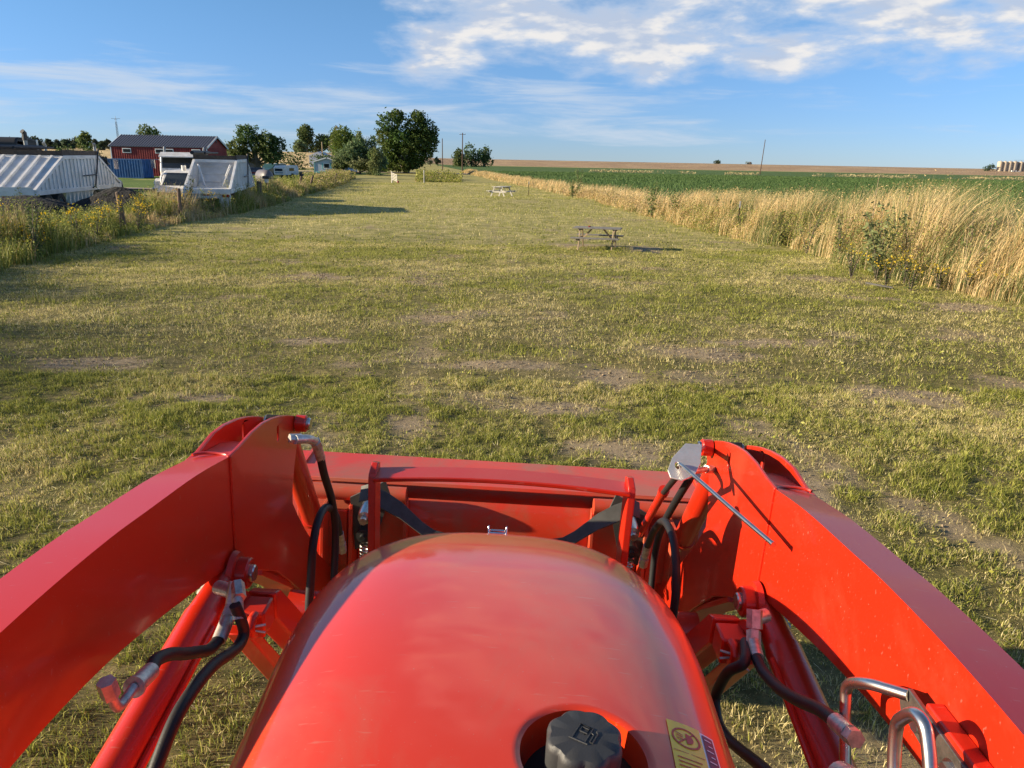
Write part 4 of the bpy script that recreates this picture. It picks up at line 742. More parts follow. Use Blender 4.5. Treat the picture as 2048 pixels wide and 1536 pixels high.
tree('silver_poplar', 'spiky grey-green poplar clump in front of the big cottonwood', -27.6, 136, 7.4, 9.4, leaves=13000, ls=.19, trunk=.05, col=(.085, .115, .050), tr=.2, seed=8,
     lobe_list=[(-.55, 0, .34, .42, .34), (-.30, -.1, .48, .38, .46), (.0, 0, .62, .30, .56), (.02, 0, .88, .10, .26), (.35, .1, .58, .30, .50), (.52, 0, .80, .10, .22), (.55, 0, .42, .38, .42), (.75, 0, .30, .34, .30), (-.8, 0, .2, .26, .2), (.1, -.2, .25, .5, .28), (-.22, 0, .68, .1, .2)])
tree('poplar_shrub', 'low leafy shrub at the right foot of the spiky poplar clump', -24.6, 133, 4.2, 4.4, leaves=2600, ls=.15, trunk=.05, col=(.075, .105, .035), shape='bush', cat='shrub', seed=9)
tree('round_elm', 'round bright green elm behind the pale blue house and the poplars', -38.6, 172, 8.6, 10.2, leaves=11000, ls=.22, trunk=.12, col=(.060, .100, .020), seed=12, lobes=12)
tree('roadside_elm', 'dark elm with two crowns and a leaning trunk behind the parked cars', -37.0, 110, 7.3, 8.3, leaves=10000, ls=.17, trunk=.28, col=(.052, .078, .022), tr=.35, seed=15,
     lobe_list=[(-.62, 0, .52, .40, .34), (-.25, 0, .78, .36, .36), (-.40, 0, .40, .34, .28), (.05, 0, .60, .30, .34), (.40, 0, .62, .40, .40), (.72, 0, .55, .30, .42), (.50, 0, .38, .34, .26), (-.8, 0, .35, .24, .24)])
tree('yard_tree', 'green tree showing above the ridge of the red building', -93.5, 198, 9.7, 7.5, leaves=1500, ls=.3, col=(.065, .095, .028), seed=18, lobes=7, trunk=.3)
tree('poplar_row_tree', 'left tree of the tall pair beyond the golden field', -103, 380, 10.5, 13, leaves=2400, ls=.6, shape='bush', col=(.060, .088, .032), seed=21, lobes=6, group='far trees beyond the golden field')
tree('poplar_row_tree', 'right tree of the tall pair beyond the golden field', -95.5, 380, 11, 11, leaves=2400, ls=.6, shape='bush', col=(.075, .105, .036), seed=22, lobes=6, group='far trees beyond the golden field')
tree('bare_tree', 'pointed greyish half-bare tree right of the tall pair', -87.5, 378, 13.0, 8, leaves=1800, ls=.5, col=(.13, .125, .085), seed=23, shape='cone', group='far trees beyond the golden field')
tree('small_far_tree', 'small dark tree left of the light utility pole', -77, 372, 7.5, 8, leaves=900, ls=.6, col=(.05, .07, .03), seed=24, lobes=5)
tree('small_far_tree', 'low pale shrubby tree below the tall pair', -99, 352, 4.6, 11, leaves=900, ls=.6, col=(.085, .105, .05), seed=25, lobes=5)
k = 0
for (u, v, wpx, c, sh, lab) in [(12, 283, 20, (.05, .065, .035), 'round', 'leftmost dark tree on the far skyline, beside the exhaust stack'), (52, 277, 20, (.05, .075, .035), 'round', 'tall dark tree just right of the exhaust stack'), (72, 288, 26, (.035, .05, .03), 'round', 'low dark tree in the far windbreak'), (96, 286, 18, (.035, .05, .03), 'cone', 'pointed conifer in the far windbreak'), (113, 282, 16, (.03, .045, .028), 'cone', 'tallest pointed conifer of the far windbreak'), (134, 284, 24, (.045, .065, .033), 'round', 'rounded dark tree between conifer and light green tree'), (167, 273, 32, (.075, .105, .035), 'round', 'light green broad tree in the far windbreak'), (189, 279, 14, (.045, .06, .035), 'cone', 'thin pointed tree left of the red building'), (203, 283, 20, (.035, .05, .03), 'round', 'dark tree touching the left end of the red building'), (215, 281, 12, (.05, .06, .04), 'round', 'small brownish tree at the left roof corner of the red building'), (440, 287, 14, (.05, .07, .04), 'cone', 'small conifer just right of the red building gable'), (152, 292, 30, (.04, .055, .03), 'round', 'low dark bush in front of the light green far tree'), (32, 292, 30, (.04, .055, .03), 'round', 'low dark bush below the leftmost skyline trees')]:
    d = 330 + 9 * (k % 4); hz = 326 - (1024 - u) * .0192; x = (u - 1024) / 1480 * d * .963; topz = (hz - v) * d / 1480 * .92 + 2.5; h = topz - gz(x, d) 
    tree('windbreak_tree', lab, x, d, max(3, h * 1.02), wpx * d / 1480 * 1.25, leaves=1100, ls=.66, col=c, seed=40 + k, lobes=8, shape='bush' if sh == 'round' else sh, trunk=.1, group='far windbreak on the left skyline'); k += 1
for i, (u, v, wpx, lab) in enumerate([(910, 291, 30, 'left tree of the far group beside the utility pole'), (935, 290, 34, 'middle tree of the far group behind the utility pole'), (960, 294, 30, 'right tree of the far group behind the stubble field')]):
    d = 430; hz = 324; x = (u - 1024) / 1480 * d * .963; h = (hz - v) * d / 1480 * .92 + 2.5 - gz(x, d); tree('far_group_tree', lab, x, d, h * .86, wpx * d / 1480 * 1.5, leaves=1500, ls=.55, col=(.055, .085, .030), seed=70 + i, lobes=9, trunk=.05, shape='bush', group='far trees beside the utility pole')
for (u, v, wpx, d, lab, c) in [(853, 302, 12, 420, 'small greyish tree right of the big cottonwood on the skyline', (.09, .10, .07)), (868, 308, 14, 420, 'tiny dark tree between the cottonwood and the pole', (.05, .07, .04)), (1423, 327, 16, 760, 'tiny dark bush on the right horizon left of the lone leaning pole', (.04, .06, .03)), (1485, 325, 14, 900, 'hazy bare bush on the horizon beside the leaning pole', (.12, .13, .11)), (1964, 331, 24, 690, 'dark tree left of the storage tanks', (.03, .05, .025))]:
    hz = 326 + (u - 1024) * .0192; x = (u - 1024) / 1480 * d * .963; h = max(2.5, (hz - v) * d / 1480 * .92 + 2.5 - gz(x, d)); tree('skyline_tree', lab, x, d, h, wpx * d / 1480, leaves=420, ls=.6, col=c, seed=int(u), lobes=5, trunk=.05)
for i, (x, y, h, w_, lab) in enumerate([(-62, 190, 2.6, 12, 'dark hedge bush left of the parked pickup'), (-55, 190, 2.9, 11, 'dark hedge bush behind the parked pickup'), (-74, 188, 2.7, 12, 'dark hedge bush behind the grey car'), (-82, 186, 2.4, 10, 'dark hedge bush near the trunk of the elm'), (-46, 182, 3.2, 8, 'dark hedge bush beside the pale blue house'), (-99, 180, 3.4, 10, 'dark bush between red building and elm'), (-106, 182, 3.6, 9, 'dark bush left behind the red building'), (-30.5, 176, 4.2, 6, 'yellow-green bush under the left side of the cottonwood'), (-120, 182, 4.0, 9, 'dark bush in the gap left of the red building')]):
    tree('hedge_bush', lab, x, y, h, w_, leaves=800, ls=.28, col=(.040, .062, .018) if i != 7 else (.10, .12, .03), seed=90 + i, lobes=7, shape='bush', trunk=.05, cat='bush')

# single tall weeds standing out of the borders
def weed(name, label, x, y, h, w_, col, leaf, n, stems=5, flower=None, bare_top=0, group=None, seed=1, cat='weed'):
    rs = np.random.default_rng(seed); z = gz(x, y); t = thing(name, label, cat, (x, y, z), 0, group); mb = MB(); P = []; F = []
    for i in range(stems):
        a = rs.uniform(0, 2 * pi); r_ = w_ / 2 * rs.uniform(.1, 1) * (0 if stems == 1 else 1); hh = h * (1 if i == 0 else rs.uniform(.6, .95)); e = Vector((r_ * cos(a), r_ * sin(a), hh)); m_ = Vector((e.x * .35, e.y * .35, hh * .5)); mb.tube([(0, 0, -.03), m_, e], [.012, .009, .004], 6)
        k = int(n / stems)
        for q in range(k):
            s = rs.uniform(.12, 1 - bare_top * .6); base = m_ * (s * 2) if s < .5 else m_.lerp(e, s * 2 - 1); aa = rs.uniform(0, 2 * pi); rr = leaf * rs.uniform(.4, 3.4) * (1.2 - .6 * s); P.append((base.x + rr * cos(aa), base.y + rr * sin(aa), base.z + rs.uniform(-.5, .6) * leaf))
        if flower:
            f_ = np.array([(e.x + rs.normal(0, .06), e.y + rs.normal(0, .06), e.z + rs.normal(0, .035)) for q in range(8)]); leafmesh('flower_head', f_, .021 * rs.uniform(.7, 1.3, 8), 0, np.array(flower) * rs.uniform(.85, 1.15, (8, 1)), M['leaf'], t, aspect=.9)
        if bare_top:
            for q in range(14): s = 1 - bare_top * rs.uniform(0, 1); b_ = m_.lerp(e, s * 2 - 1); aa = rs.uniform(0, 2 * pi); mb.tube([b_, b_ + Vector((.11 * cos(aa), .11 * sin(aa), .10)) * (1.25 - s)], [.004, .003], 5)
    mb.build('stem', 'woodl' if bare_top else 'bark', t); P = np.array(P); leafmesh('leaves', P, leaf * rs.uniform(.6, 1.3, len(P)), 0, np.array(col) * rs.uniform(.7, 1.3, (len(P), 1)), M['leaf'], t, aspect=.42, up=.5)
    return t
MW = (.19, .22, .09)
weed('milkweed', 'big broad-leaved milkweed at the front of the dry grass on the right', 8.75, 17.9, 1.75, 1.3, MW, .062, 560, 8, seed=2)
weed('dead_stalk_weed', 'tallest bare straw-coloured stalk rising above the milkweed', 8.95, 19.0, 2.36, .3, MW, .05, 60, 1, bare_top=.35, seed=3)
for i, (x, y, h, w_, lab) in enumerate([(9.9, 19.5, 2.0, 1.0, 'feathery green weed above the dry grass right of the milkweed'), (12.0, 22, 2.0, .9, 'greyish weed poking above the grass tops towards the right edge'), (12.3, 17.6, 1.9, 1.0, 'green weed in the dry grass at the right border of the picture'), (8.9, 22.8, 1.5, .9, 'dark green weed in the dry grass left of the milkweed'), (6.9, 38.5, 1.75, 1.2, 'heart-leaved weed standing clear of the grass behind the picnic table'), (5.0, 61, 2.35, 1.7, 'tall leafy weed in the verge right of the white-legged table'), (8.9, 30.8, 1.2, .7, 'green weed beside the white-topped metal post'), (4.3, 58, 1.5, 1.3, 'shorter leafy weed left of the tall verge weed'), (12.6, 15.2, 1.2, 1.0, 'large-leaved weed low at the right picture border')]):
    weed('verge_weed', lab, x, y, h, w_, (.16, .20, .065), .040 if y < 30 else .075, 260, 5, seed=10 + i, group='green weeds in the dry grass verge')
ORDN = ['first', 'second', 'third', 'fourth', 'fifth', 'sixth', 'seventh', 'eighth', 'ninth', 'tenth', 'eleventh', 'twelfth', 'thirteenth', 'fourteenth', 'fifteenth', 'sixteenth', 'seventeenth', 'eighteenth', 'nineteenth', 'twentieth']
def ordinals(L_): r_ = sorted(range(len(L_)), key=lambda k: L_[k][0] / L_[k][1]); return {k: ORDN[q] for q, k in enumerate(r_)}
rs_ = np.random.default_rng(77); GW = []
for k in range(9):
    yy_ = 14.5 + 24 * ((k + .5 * rs_.uniform(0, 1)) / 9) ** 1.3; GW.append((float(right_edge(yy_)) + rs_.uniform(.1, 1.4), yy_))
ORD3 = ordinals([(-a, b) for a, b in GW])
for i, (x, y) in enumerate(GW): weed('grass_weed', 'green leafy weed among the tall dry grass, ' + ORD3[i] + ' counted from the right picture border', x, y, float(tall_h(y)) * rs_.uniform(.65, .98), rs_.uniform(.8, 1.5), (.19, .22, .07), .034 + .0007 * y, 300, 8, seed=300 + i, group='green weeds among the tall dry grass')
YF = [(8.55, 17.5), (8.35, 16.6), (8.9, 16.9), (9.3, 16.2), (9.55, 15.6), (8.0, 17.6), (9.9, 16.0), (8.6, 16.0), (9.1, 17.4), (10.2, 15.3)]
ORD1 = ordinals(YF)
for i, (x, y) in enumerate(YF):
    weed('yellow_flower_plant', 'low yellow-flowered plant below the milkweed, ' + ORD1[i] + ' of ten from the left', x, y, .55 + .1 * (i % 3), .5, (.085, .115, .035), .028, 150, 6, flower=(.60, .44, .04), seed=30 + i, group='yellow flowering plants below the milkweed', cat='flower')
YW = [(-12.2, 17.2, 1.3), (-12.6, 18.2, 1.45), (-12.9, 19.6, .9), (-13.0, 21.0, .8), (-12.6, 22.6, .85), (-13.2, 24.0, .9), (-12.7, 25.3, .95), (-13.3, 26.8, .8), (-13.7, 25.4, 1.0), (-14.1, 28.3, 1.0), (-13.6, 30.0, .8), (-12.1, 18.8, .6), (-13.4, 33.5, 1.15), (-13.2, 22.6, 1.05), (-12.9, 24.6, 1.2), (-12.5, 21.4, 1.0), (-13.6, 27.6, 1.1), (-12.3, 19.9, 1.0), (-13.9, 31.5, 1.2)]
ORD2 = ordinals(YW)
for i, (x, y, h) in enumerate(YW):
    weed('sunflower_weed', 'yellow-flowered weed in the left fence border, ' + ORD2[i] + ' from the left', x, y, h, .7, (.085, .12, .035), .034, 170, 6, flower=(.75, .50, .02), seed=60 + i, group='yellow flowering weeds along the left fence', cat='flower')
for i, (x, y, h, w_, lab) in enumerate([(-12.0, 18.6, 1.55, 1.0, 'tall pale green weed nearest the left picture border'), (-14.4, 33.6, 1.9, 1.3, 'big feathery weed in front of the open rear of the white trailer'), (-13.0, 21.4, 1.0, 1.1, 'bushy pale green weed in front of the asphalt heap'), (-16.8, 31.4, 1.35, 2.0, 'loose green weed patch in front of the ribbed trailer'), (-17.8, 27.5, 1.3, 1.8, 'green weeds left beside the asphalt heap'), (-14.3, 29.2, 1.2, .9, 'upright green weed between the two round fence posts')]):
    weed('border_weed', lab, x, y, h, w_, (.10, .135, .045), .045, 340, 8, seed=110 + i, group='tall green weeds of the left border')

# ------------------------------------------------------------------ fence posts, poles
def post(label, x, y, h, r_, lean=(0, 0), group='old wooden fence posts on the left', mat='post', name='fence_post'):
    z = gz(x, y); t = MB(); t.tube([(0, 0, -.1), (lean[0] * .5, lean[1] * .5, h * .5), (lean[0], lean[1], h), (lean[0] * 1.01, lean[1], h + .03)], [r_ * 1.1, r_, r_ * .95, r_ * .6], 9)
    o = t.build(name, mat); o.location = (x, y, z); return tag(o, label, 'post', group)
post('nearest thick round fence post in front of the asphalt heap', -13.3, 25.6, 1.28, .085, (-.08, .02))
post('round fence post just in front of the octagonal sign', -13.25, 29.9, 1.25, .075, (.04, 0))
post('slim fence post in the weeds beside the white trailer', -14.1, 38.2, 1.15, .06, (.12, 0))
post('dark thick post stump half hidden in weeds', -14.6, 43.5, 1.25, .14, (0, 0))
post('dark leaning post, nearer of the leaning pair', -17.0, 59.5, 1.2, .09, (.35, 0)); post('dark leaning post, farther of the leaning pair', -17.2, 63.5, 1.25, .09, (.40, 0)); post('short dark leaning post at the far end of the weeds', -18.6, 78, 1.1, .09, (.4, 0)); post('pale upright post in the far weeds', -18.6, 72, 1.2, .07)
t = thing('capped_post', 'dark post with a black and white top sticking out of the weeds', 'post', (-15.5, 47.6, gz(-15.5, 47.6))); MB().tube([(0, 0, -.1), (0, 0, 1.05)], .10, 9).build('shaft', 'post', t); MB().cyl((0, 0, 1.05), (0, 0, 1.28), .12).build('white_band', 'white', t); mb = MB(); mb.box((0, 0, 1.38), (.42, .3, .18)); mb.build('black_cap', 'grille', t, bevel=.04)
def tpost(label, x, y, h):
    t = thing('metal_post', label, 'post', (x, y, gz(x, y)), 0, 'white-topped metal posts in the right verge'); mb = MB(); mb.box((0, 0, h * .4), (.05, .008, h * .8)); mb.box((0, .02, h * .4), (.008, .04, h * .8)); mb.build('post', 'pole', t)
    mb = MB(); mb.box((0, 0, h * .89), (.055, .012, h * .18)); mb.box((0, .02, h * .89), (.012, .045, h * .18)); mb.build('painted_top', 'white', t)
tpost('white-topped metal post right of the grey picnic table', 8.55, 29.0, 1.33); tpost('far white-topped metal post near the white picnic table', 1.1, 64.5, 1.15)
def upole(label, x, y, h, lean, arm_=True, mat='pole'):
    t = thing('utility_pole', label, 'utility pole', (x, y, gz(x, y)), 0, 'wooden utility poles'); MB().tube([(0, 0, -.3), (lean, 0, h)], [.16, .11], 10).build('shaft', mat, t)
    if arm_: mb = MB(); mb.box((lean * .96, 0, h * .96), (1.5, .1, .1)); mb.build('crossarm', mat, t); mb = MB(); [mb.cyl((lean * .96 + q, 0, h * .965), (lean * .96 + q, 0, h * .965 + .22), .05) for q in (-.65, 0, .65)]; mb.build('insulator', 'zinc', t)
upole('left of the two poles beyond the big cottonwood', -21.4, 224, 8.9, .0, False); upole('taller pole in front of the far tree group', -13.3, 190, 9.3, .1); upole('lone leaning pole in the green field', 87, 275, 12.0, .6, False); upole('pole cut by the right picture border beside the tanks', 201, 297, 12.0, 1.0)
upole('pale pole behind the pale blue house', -47.6, 190, 6.6, 0, False, 'woodl'); upole('thin dark pole showing above the red building ridge', -62.3, 137, 6.1, .0, True)
t = thing('antenna_mast', 'thin lattice mast with a cross aerial left of the red building', 'antenna', (-71.8, 140, 0)); mb = MB()
for a in range(3): mb.tube([(.22 * cos(a * 2.09), .22 * sin(a * 2.09), 0), (.12 * cos(a * 2.09), .12 * sin(a * 2.09), 8.3)], .035, 5)
for k in range(16): mb.tube([(.2, 0, k * .5), (-.1, .18, k * .5 + .25), (-.1, -.18, k * .5 + .5)], .02, 4)
mb.build('mast', 'silver', t); mb = MB(); mb.cyl((0, 0, 8.2), (0, 0, 9.2), .03, n=6); mb.cyl((-.8, 0, 8.8), (.8, 0, 8.8), .03, n=6); mb.cyl((0, -.5, 8.6), (0, .5, 8.6), .03, n=6); mb.build('aerial', 'silver', t)

# ------------------------------------------------------------------ picnic tables
def picnic(label, x, y, rz, mat, leg, L_=1.83, name='picnic_table'):
    t = thing(name, label, 'picnic table', (x, y, gz(x, y) - .01), rz, 'picnic tables on the mown lane')
    mb = MB(); [mb.box((0, -.30 + .15 * i, .735 + .002 * (i % 2)), (L_ * (1 - .01 * (i % 3)), .138, .036)) for i in range(5)]; mb.build('tabletop', mat, t, bevel=.004)
    for s in (-1, 1): mb = MB(); [mb.box((0, s * (.62 + .145 * i), .43), (L_, .138, .036)) for i in (0, 1)]; mb.build('bench', mat, t, bevel=.004)
    for e in (-1, 1):
        xx = e * (L_ / 2 - .25)
        for s in (-1, 1): mb = MB(); mb.prism([(s * .62, 0), (s * .53, 0), (s * .20, .715), (s * .29, .715)], 'x', xx - .02, xx + .02); mb.build('leg', leg, t, bevel=.003)
        mb = MB(); mb.box((xx + e * .043, 0, .37), (.036, 1.5, .088)); mb.box((xx + e * .043, 0, .67), (.036, .66, .088)); mb.build('cross_rail', leg, t, bevel=.003)
        mb = MB(); mb.prism([(xx - e * .03, .37), (xx - e * .10, .37), (xx - e * .42, .70), (xx - e * .34, .70)], 'y', -.02, .02); mb.build('brace', leg, t)
    return t
tp = picnic('weathered grey picnic table with pale legs, nearer of the two', 2.55, 23.2, R(-14), 'wood', 'woodl', 1.66); tp.scale = (.88, .88, .88)
mb = MB(); mb.lathe([(.001, 0), (.04, 0), (.045, .015), (.025, .035), (.001, .04)], (0, 0, 0)); o = mb.build('red_dish', 'redp'); o.location = (2.30, 23.3, gz(2.55, 23.2) + .655); tag(o, 'small red dish lying on the grey picnic table', 'dish')
picnic('whitish picnic table, farther of the two', -1.05, 57.3, R(66), 'woodw', 'woodw', 1.9)
mb = MB(); mb.box((0, 0, .05), (.55, .10, .03), Matrix.Rotation(.12, 3, 'Y')); o = mb.build('plank', 'wood', bevel=.004); o.location = (8.0, 16.2, gz(8.0, 16.2) + .03); o.rotation_euler = (0, 0, -.4); tag(o, 'old grey plank lying at the foot of the yellow flowers', 'plank')
# gate at the end of the lane
t = thing('field_gate', 'white slatted gate panel hanging open at the far end of the lane', 'gate', (-14.9, 92, gz(-14.9, 92)), R(-50)); t.scale = (.9, .9, .8); mb = MB(); mb.box((.05, 0, .85), (.12, .12, 1.7)); mb.build('gate_post', 'woodw', t)
mb = MB(); [mb.box((.75, 0, .45 + .22 * i - .0), (1.3, .03, .10), Matrix.Rotation(.22, 3, 'Y')) for i in range(5)]; mb.box((.2, 0, .9), (.06, .05, 1.1)); mb.box((1.35, 0, .75), (.06, .05, 1.1)); mb.build('gate_panel', 'woodw', t)
mb = MB(); mb.lathe([(.001, 0), (.10, 0), (.12, .30), (.001, .32)], (0, 0, 0)); o = mb.build('red_marker', 'redp'); o.location = (-13.9, 90.5, gz(-13.9, 90.5)); tag(o, 'small red marker standing at the open end of the white gate', 'marker')
post('thin grey gatepost right of the open white gate', -11.2, 93.5, 1.5, .06, group='gateposts', mat='woodw', name='gatepost')
mb = MB(); mb.lathe([(.001, 0), (.28, 0), (.3, .1), (.3, .75), (.28, .85), (.001, .86)], (0, 0, 0)); o = mb.build('barrel', 'grille'); o.location = (-28.2, 101, 0); tag(o, 'black barrel standing on the lawn behind the far weeds', 'barrel')
mb = MB(); [mb.lathe([(.18, -.1), (.34, -.1), (.36, 0), (.34, .1), (.18, .1)], (q, 0, .33), 'y') for q in (0, .55, 1.05)]; mb.box((.5, .1, .45), (1.3, .5, .25)); o = mb.build('mower', 'grille'); o.location = (-30.2, 100, 0); tag(o, 'low black mower parked on the lawn left of the black barrel', 'mower')

# ------------------------------------------------------------------ asphalt heaps
def heap(label, x, y, rx, ry, h, seed):
    a = np.linspace(-1.25, 1.25, 64); Xl, Yl = np.meshgrid(a, a); d = np.hypot(Xl, Yl); Zl = h * np.clip(1 - d ** 1.5, -.15, 1) * (.8 + .5 * fnoise(Xl * 1.5 + seed, Yl * 1.5, seed)) + .10 * (fnoise(Xl * 7, Yl * 7, seed + 2) - .5) + .05 * (fnoise(Xl * 22, Yl * 22, seed + 3) - .5)
    o = grid_mesh('asphalt_heap', Xl * rx, Yl * ry, Zl - .06, M['millings'], 'thing'); o.location = (x, y, gz(x, y)); del o['kind']; return tag(o, label, 'heap', 'heaps of asphalt millings')
heap('long low black heap of asphalt millings in front of the ribbed trailer', -17.6, 27.2, 3.4, 2.2, 1.15, 4)
heap('higher black heap of asphalt millings left of the white van', -16.2, 31.4, 3.0, 2.0, 1.12, 9)

# ------------------------------------------------------------------ vehicles
def wheel_part(root, x, y, r_, wd=.25, dark='tyre', rim='silver'):
    mb = MB(); mb.lathe([(r_ * .55, -wd / 2), (r_ * .94, -wd / 2), (r_, -wd * .3), (r_, wd * .3), (r_ * .94, wd / 2), (r_ * .55, wd / 2)], (x, y, r_), 'x', 24); w_ = mb.build('wheel', dark, root)
    mb = MB(); mb.lathe([(.001, -wd * .30), (r_ * .3, -wd * .32), (r_ * .56, -wd * .44), (r_ * .56, wd * .44), (r_ * .3, wd * .32), (.001, wd * .30)], (x, y, r_), 'x', 20); mb.build('rim', rim, w_); return w_
def bottom_dump(label, x, y, rz, open_rear, W=2.45, zs=1.0, group='white bottom-dump trailers'):
    """origin at the rear right lower corner; length along +y, width towards -x"""
    t = thing('dump_trailer', label, 'trailer', (x, y, 0), rz, group); t.scale = (1, 1, zs)
    A_, B_, C_, D_ = (0, 1.12), (3.2, 2.50), (7.4, 2.54), (10.2, 1.15)
    for sx in (0, -W):
        o_ = 1 if sx == 0 else -1
        mb = MB(); mb.prism([(A_[0] + .3, A_[1]), (B_[0] + .05, B_[1]), (C_[0], C_[1]), (D_[0] - .2, D_[1])], 'x', sx - .02 * o_ - .015, sx - .02 * o_ + .015)
        n = 22
        for i in range(n):
            yy_ = .7 + i * (9.0 / n); zt = np.interp(yy_, [0, 3.2, 7.4, 10.2], [1.12, 2.5, 2.54, 1.15]) - .06
            if zt > 1.25: mb.box((sx + .012 * o_, yy_, (1.14 + zt) / 2), (.06, .15, zt - 1.14))
        mb.build('side_panel', 'trailer', t)
    mb = MB()
    for sx in (0, -W):
        def beam(p, q, w_=.13): 
            d = Vector((0, q[0] - p[0], q[1] - p[1])); a = math.atan2(d.z, d.y); mb.box((sx, (p[0] + q[0]) / 2, (p[1] + q[1]) / 2), (.12, d.length, w_), Matrix.Rotation(a, 3, 'X'))
        beam(A_, B_); beam(B_, C_, .16); beam(C_, D_); beam((A_[0], 1.06), (D_[0], 1.06), .2)
    mb.box((-W / 2, 0, 1.06), (W, .14, .24)); mb.box((-W / 2, 3.2, 2.5), (W, .12, .14)); mb.box((-W / 2, 7.4, 2.54), (W, .12, .14)); mb.box((-W / 2, 10.2, 1.08), (W, .12, .2)); mb.build('frame', 'trailer', t, bevel=.01)
    if not open_rear:
        mb = MB(); L1 = math.hypot(3.1, 1.38); a = math.atan2(1.38, 3.1); mb.box((-W / 2, 1.62, 1.82), (W - .14, L1, .03), Matrix.Rotation(a, 3, 'X'))
        for i in range(5): mb.box((-.35 - i * .47, 1.60, 1.88), (.10, L1 * .95, .11), Matrix.Rotation(a, 3, 'X'))
        mb.box((-W / 2, -.02, 1.22), (W - .1, .08, .16)); mb.build('rear_slope_sheet', 'trailer', t)
    else:
        mb = MB(); a = math.atan2(1.5, .9); mb.box((-W / 2, 3.55, 1.80), (W - .16, 1.7, .03), Matrix.Rotation(a, 3, 'X')); [mb.box((-W / 2, 3.25 + q * .24, 1.43 + q * .40), (W - .2, .03, .04)) for q in range(3)]
        mb.box((-W / 2, 1.7, 1.17), (W - .2, 2.8, .03)); mb.build('rear_slope_sheet', 'trailer', t)
        for s in (0, 1):
            xx = -.25 if s == 0 else -W + .25; mb = MB(); mb.tube([(xx, 2.7, 2.3), (xx - (.35 if s == 0 else -.35), 1.9, 1.25)], .045, 8); mb.build('strut', 'trailer', t)
    mb = MB(); mb.box((-W / 2, 3.22, 2.66), (W + .05, .05, .24)); [mb.box((sx, 5.3, 2.70), (.05, 4.3, .25)) for sx in (0, -W)]; mb.build('side_board', 'tarp', t)
    mb = MB(); mb.tube([(-W - .05, 3.1, 2.90), (-W, 5.2, 2.92), (-W + .02, 7.6, 2.94)], .10, 8); mb.tube([(-W + .5, 3.4, 2.90), (-W + .5, 7.5, 2.93)], .06, 6); mb.build('rolled_tarp', 'blacktarp', t)
    mb = MB(); mb.tube([(.10, 7.3, 2.9), (.12, 7.0, 2.4), (.12, 6.3, 1.15), (.10, 6.0, 1.08)], .035, 6); mb.tube([(.12, 5.0, 1.66), (.12, 6.6, 1.70)], .03, 6); mb.build('tarp_crank', 'grille', t)
    mb = MB(); mb.hexa([(-W + .5, 3.6, .35), (-.3, 3.6, .35), (-.3, 6.4, .35), (-W + .5, 6.4, .35), (-W + .2, 3.3, 1.0), (-.08, 3.3, 1.0), (-.08, 6.7, 1.0), (-W + .2, 6.7, 1.0)]); [mb.box((-.16, 3.7 + i * .45, .68), (.12, .12, .62)) for i in range(7)]; mb.build('hopper', 'trailer', t)
    mb = MB(); mb.box((-W / 2, .1, .82), (W, .10, .22)); mb.box((-W / 2, 1.2, .78), (.9, 2.4, .14)); mb.build('tail_beam', 'trailer', t, bevel=.01)
    for q in (-.12, -.30, -.98, -1.16, -W + .30, -W + .12): mb = MB(); mb.cyl((q, .04, .84), (q, .015, .84), .075); mb.build('tail_lamp', 'redlamp', t)
    for yy_ in (1.1, 2.35):
        for xx in (-.2, -W + .2): wheel_part(t, xx, yy_, .5, .5)
    mb = MB(); [mb.box((xx, -.05, .45), (.5, .02, .55)) for xx in (-.25, -W + .25)]; mb.build('mud_flap', 'white', t); return t
bottom_dump('ribbed white bottom-dump trailer at the left border behind the asphalt', -18.95, 30.0, R(10), False, 2.45, .95)
bottom_dump('white bottom-dump trailer seen from behind with its open rear end', -13.25, 35.4, R(13), True, 1.98, .93)
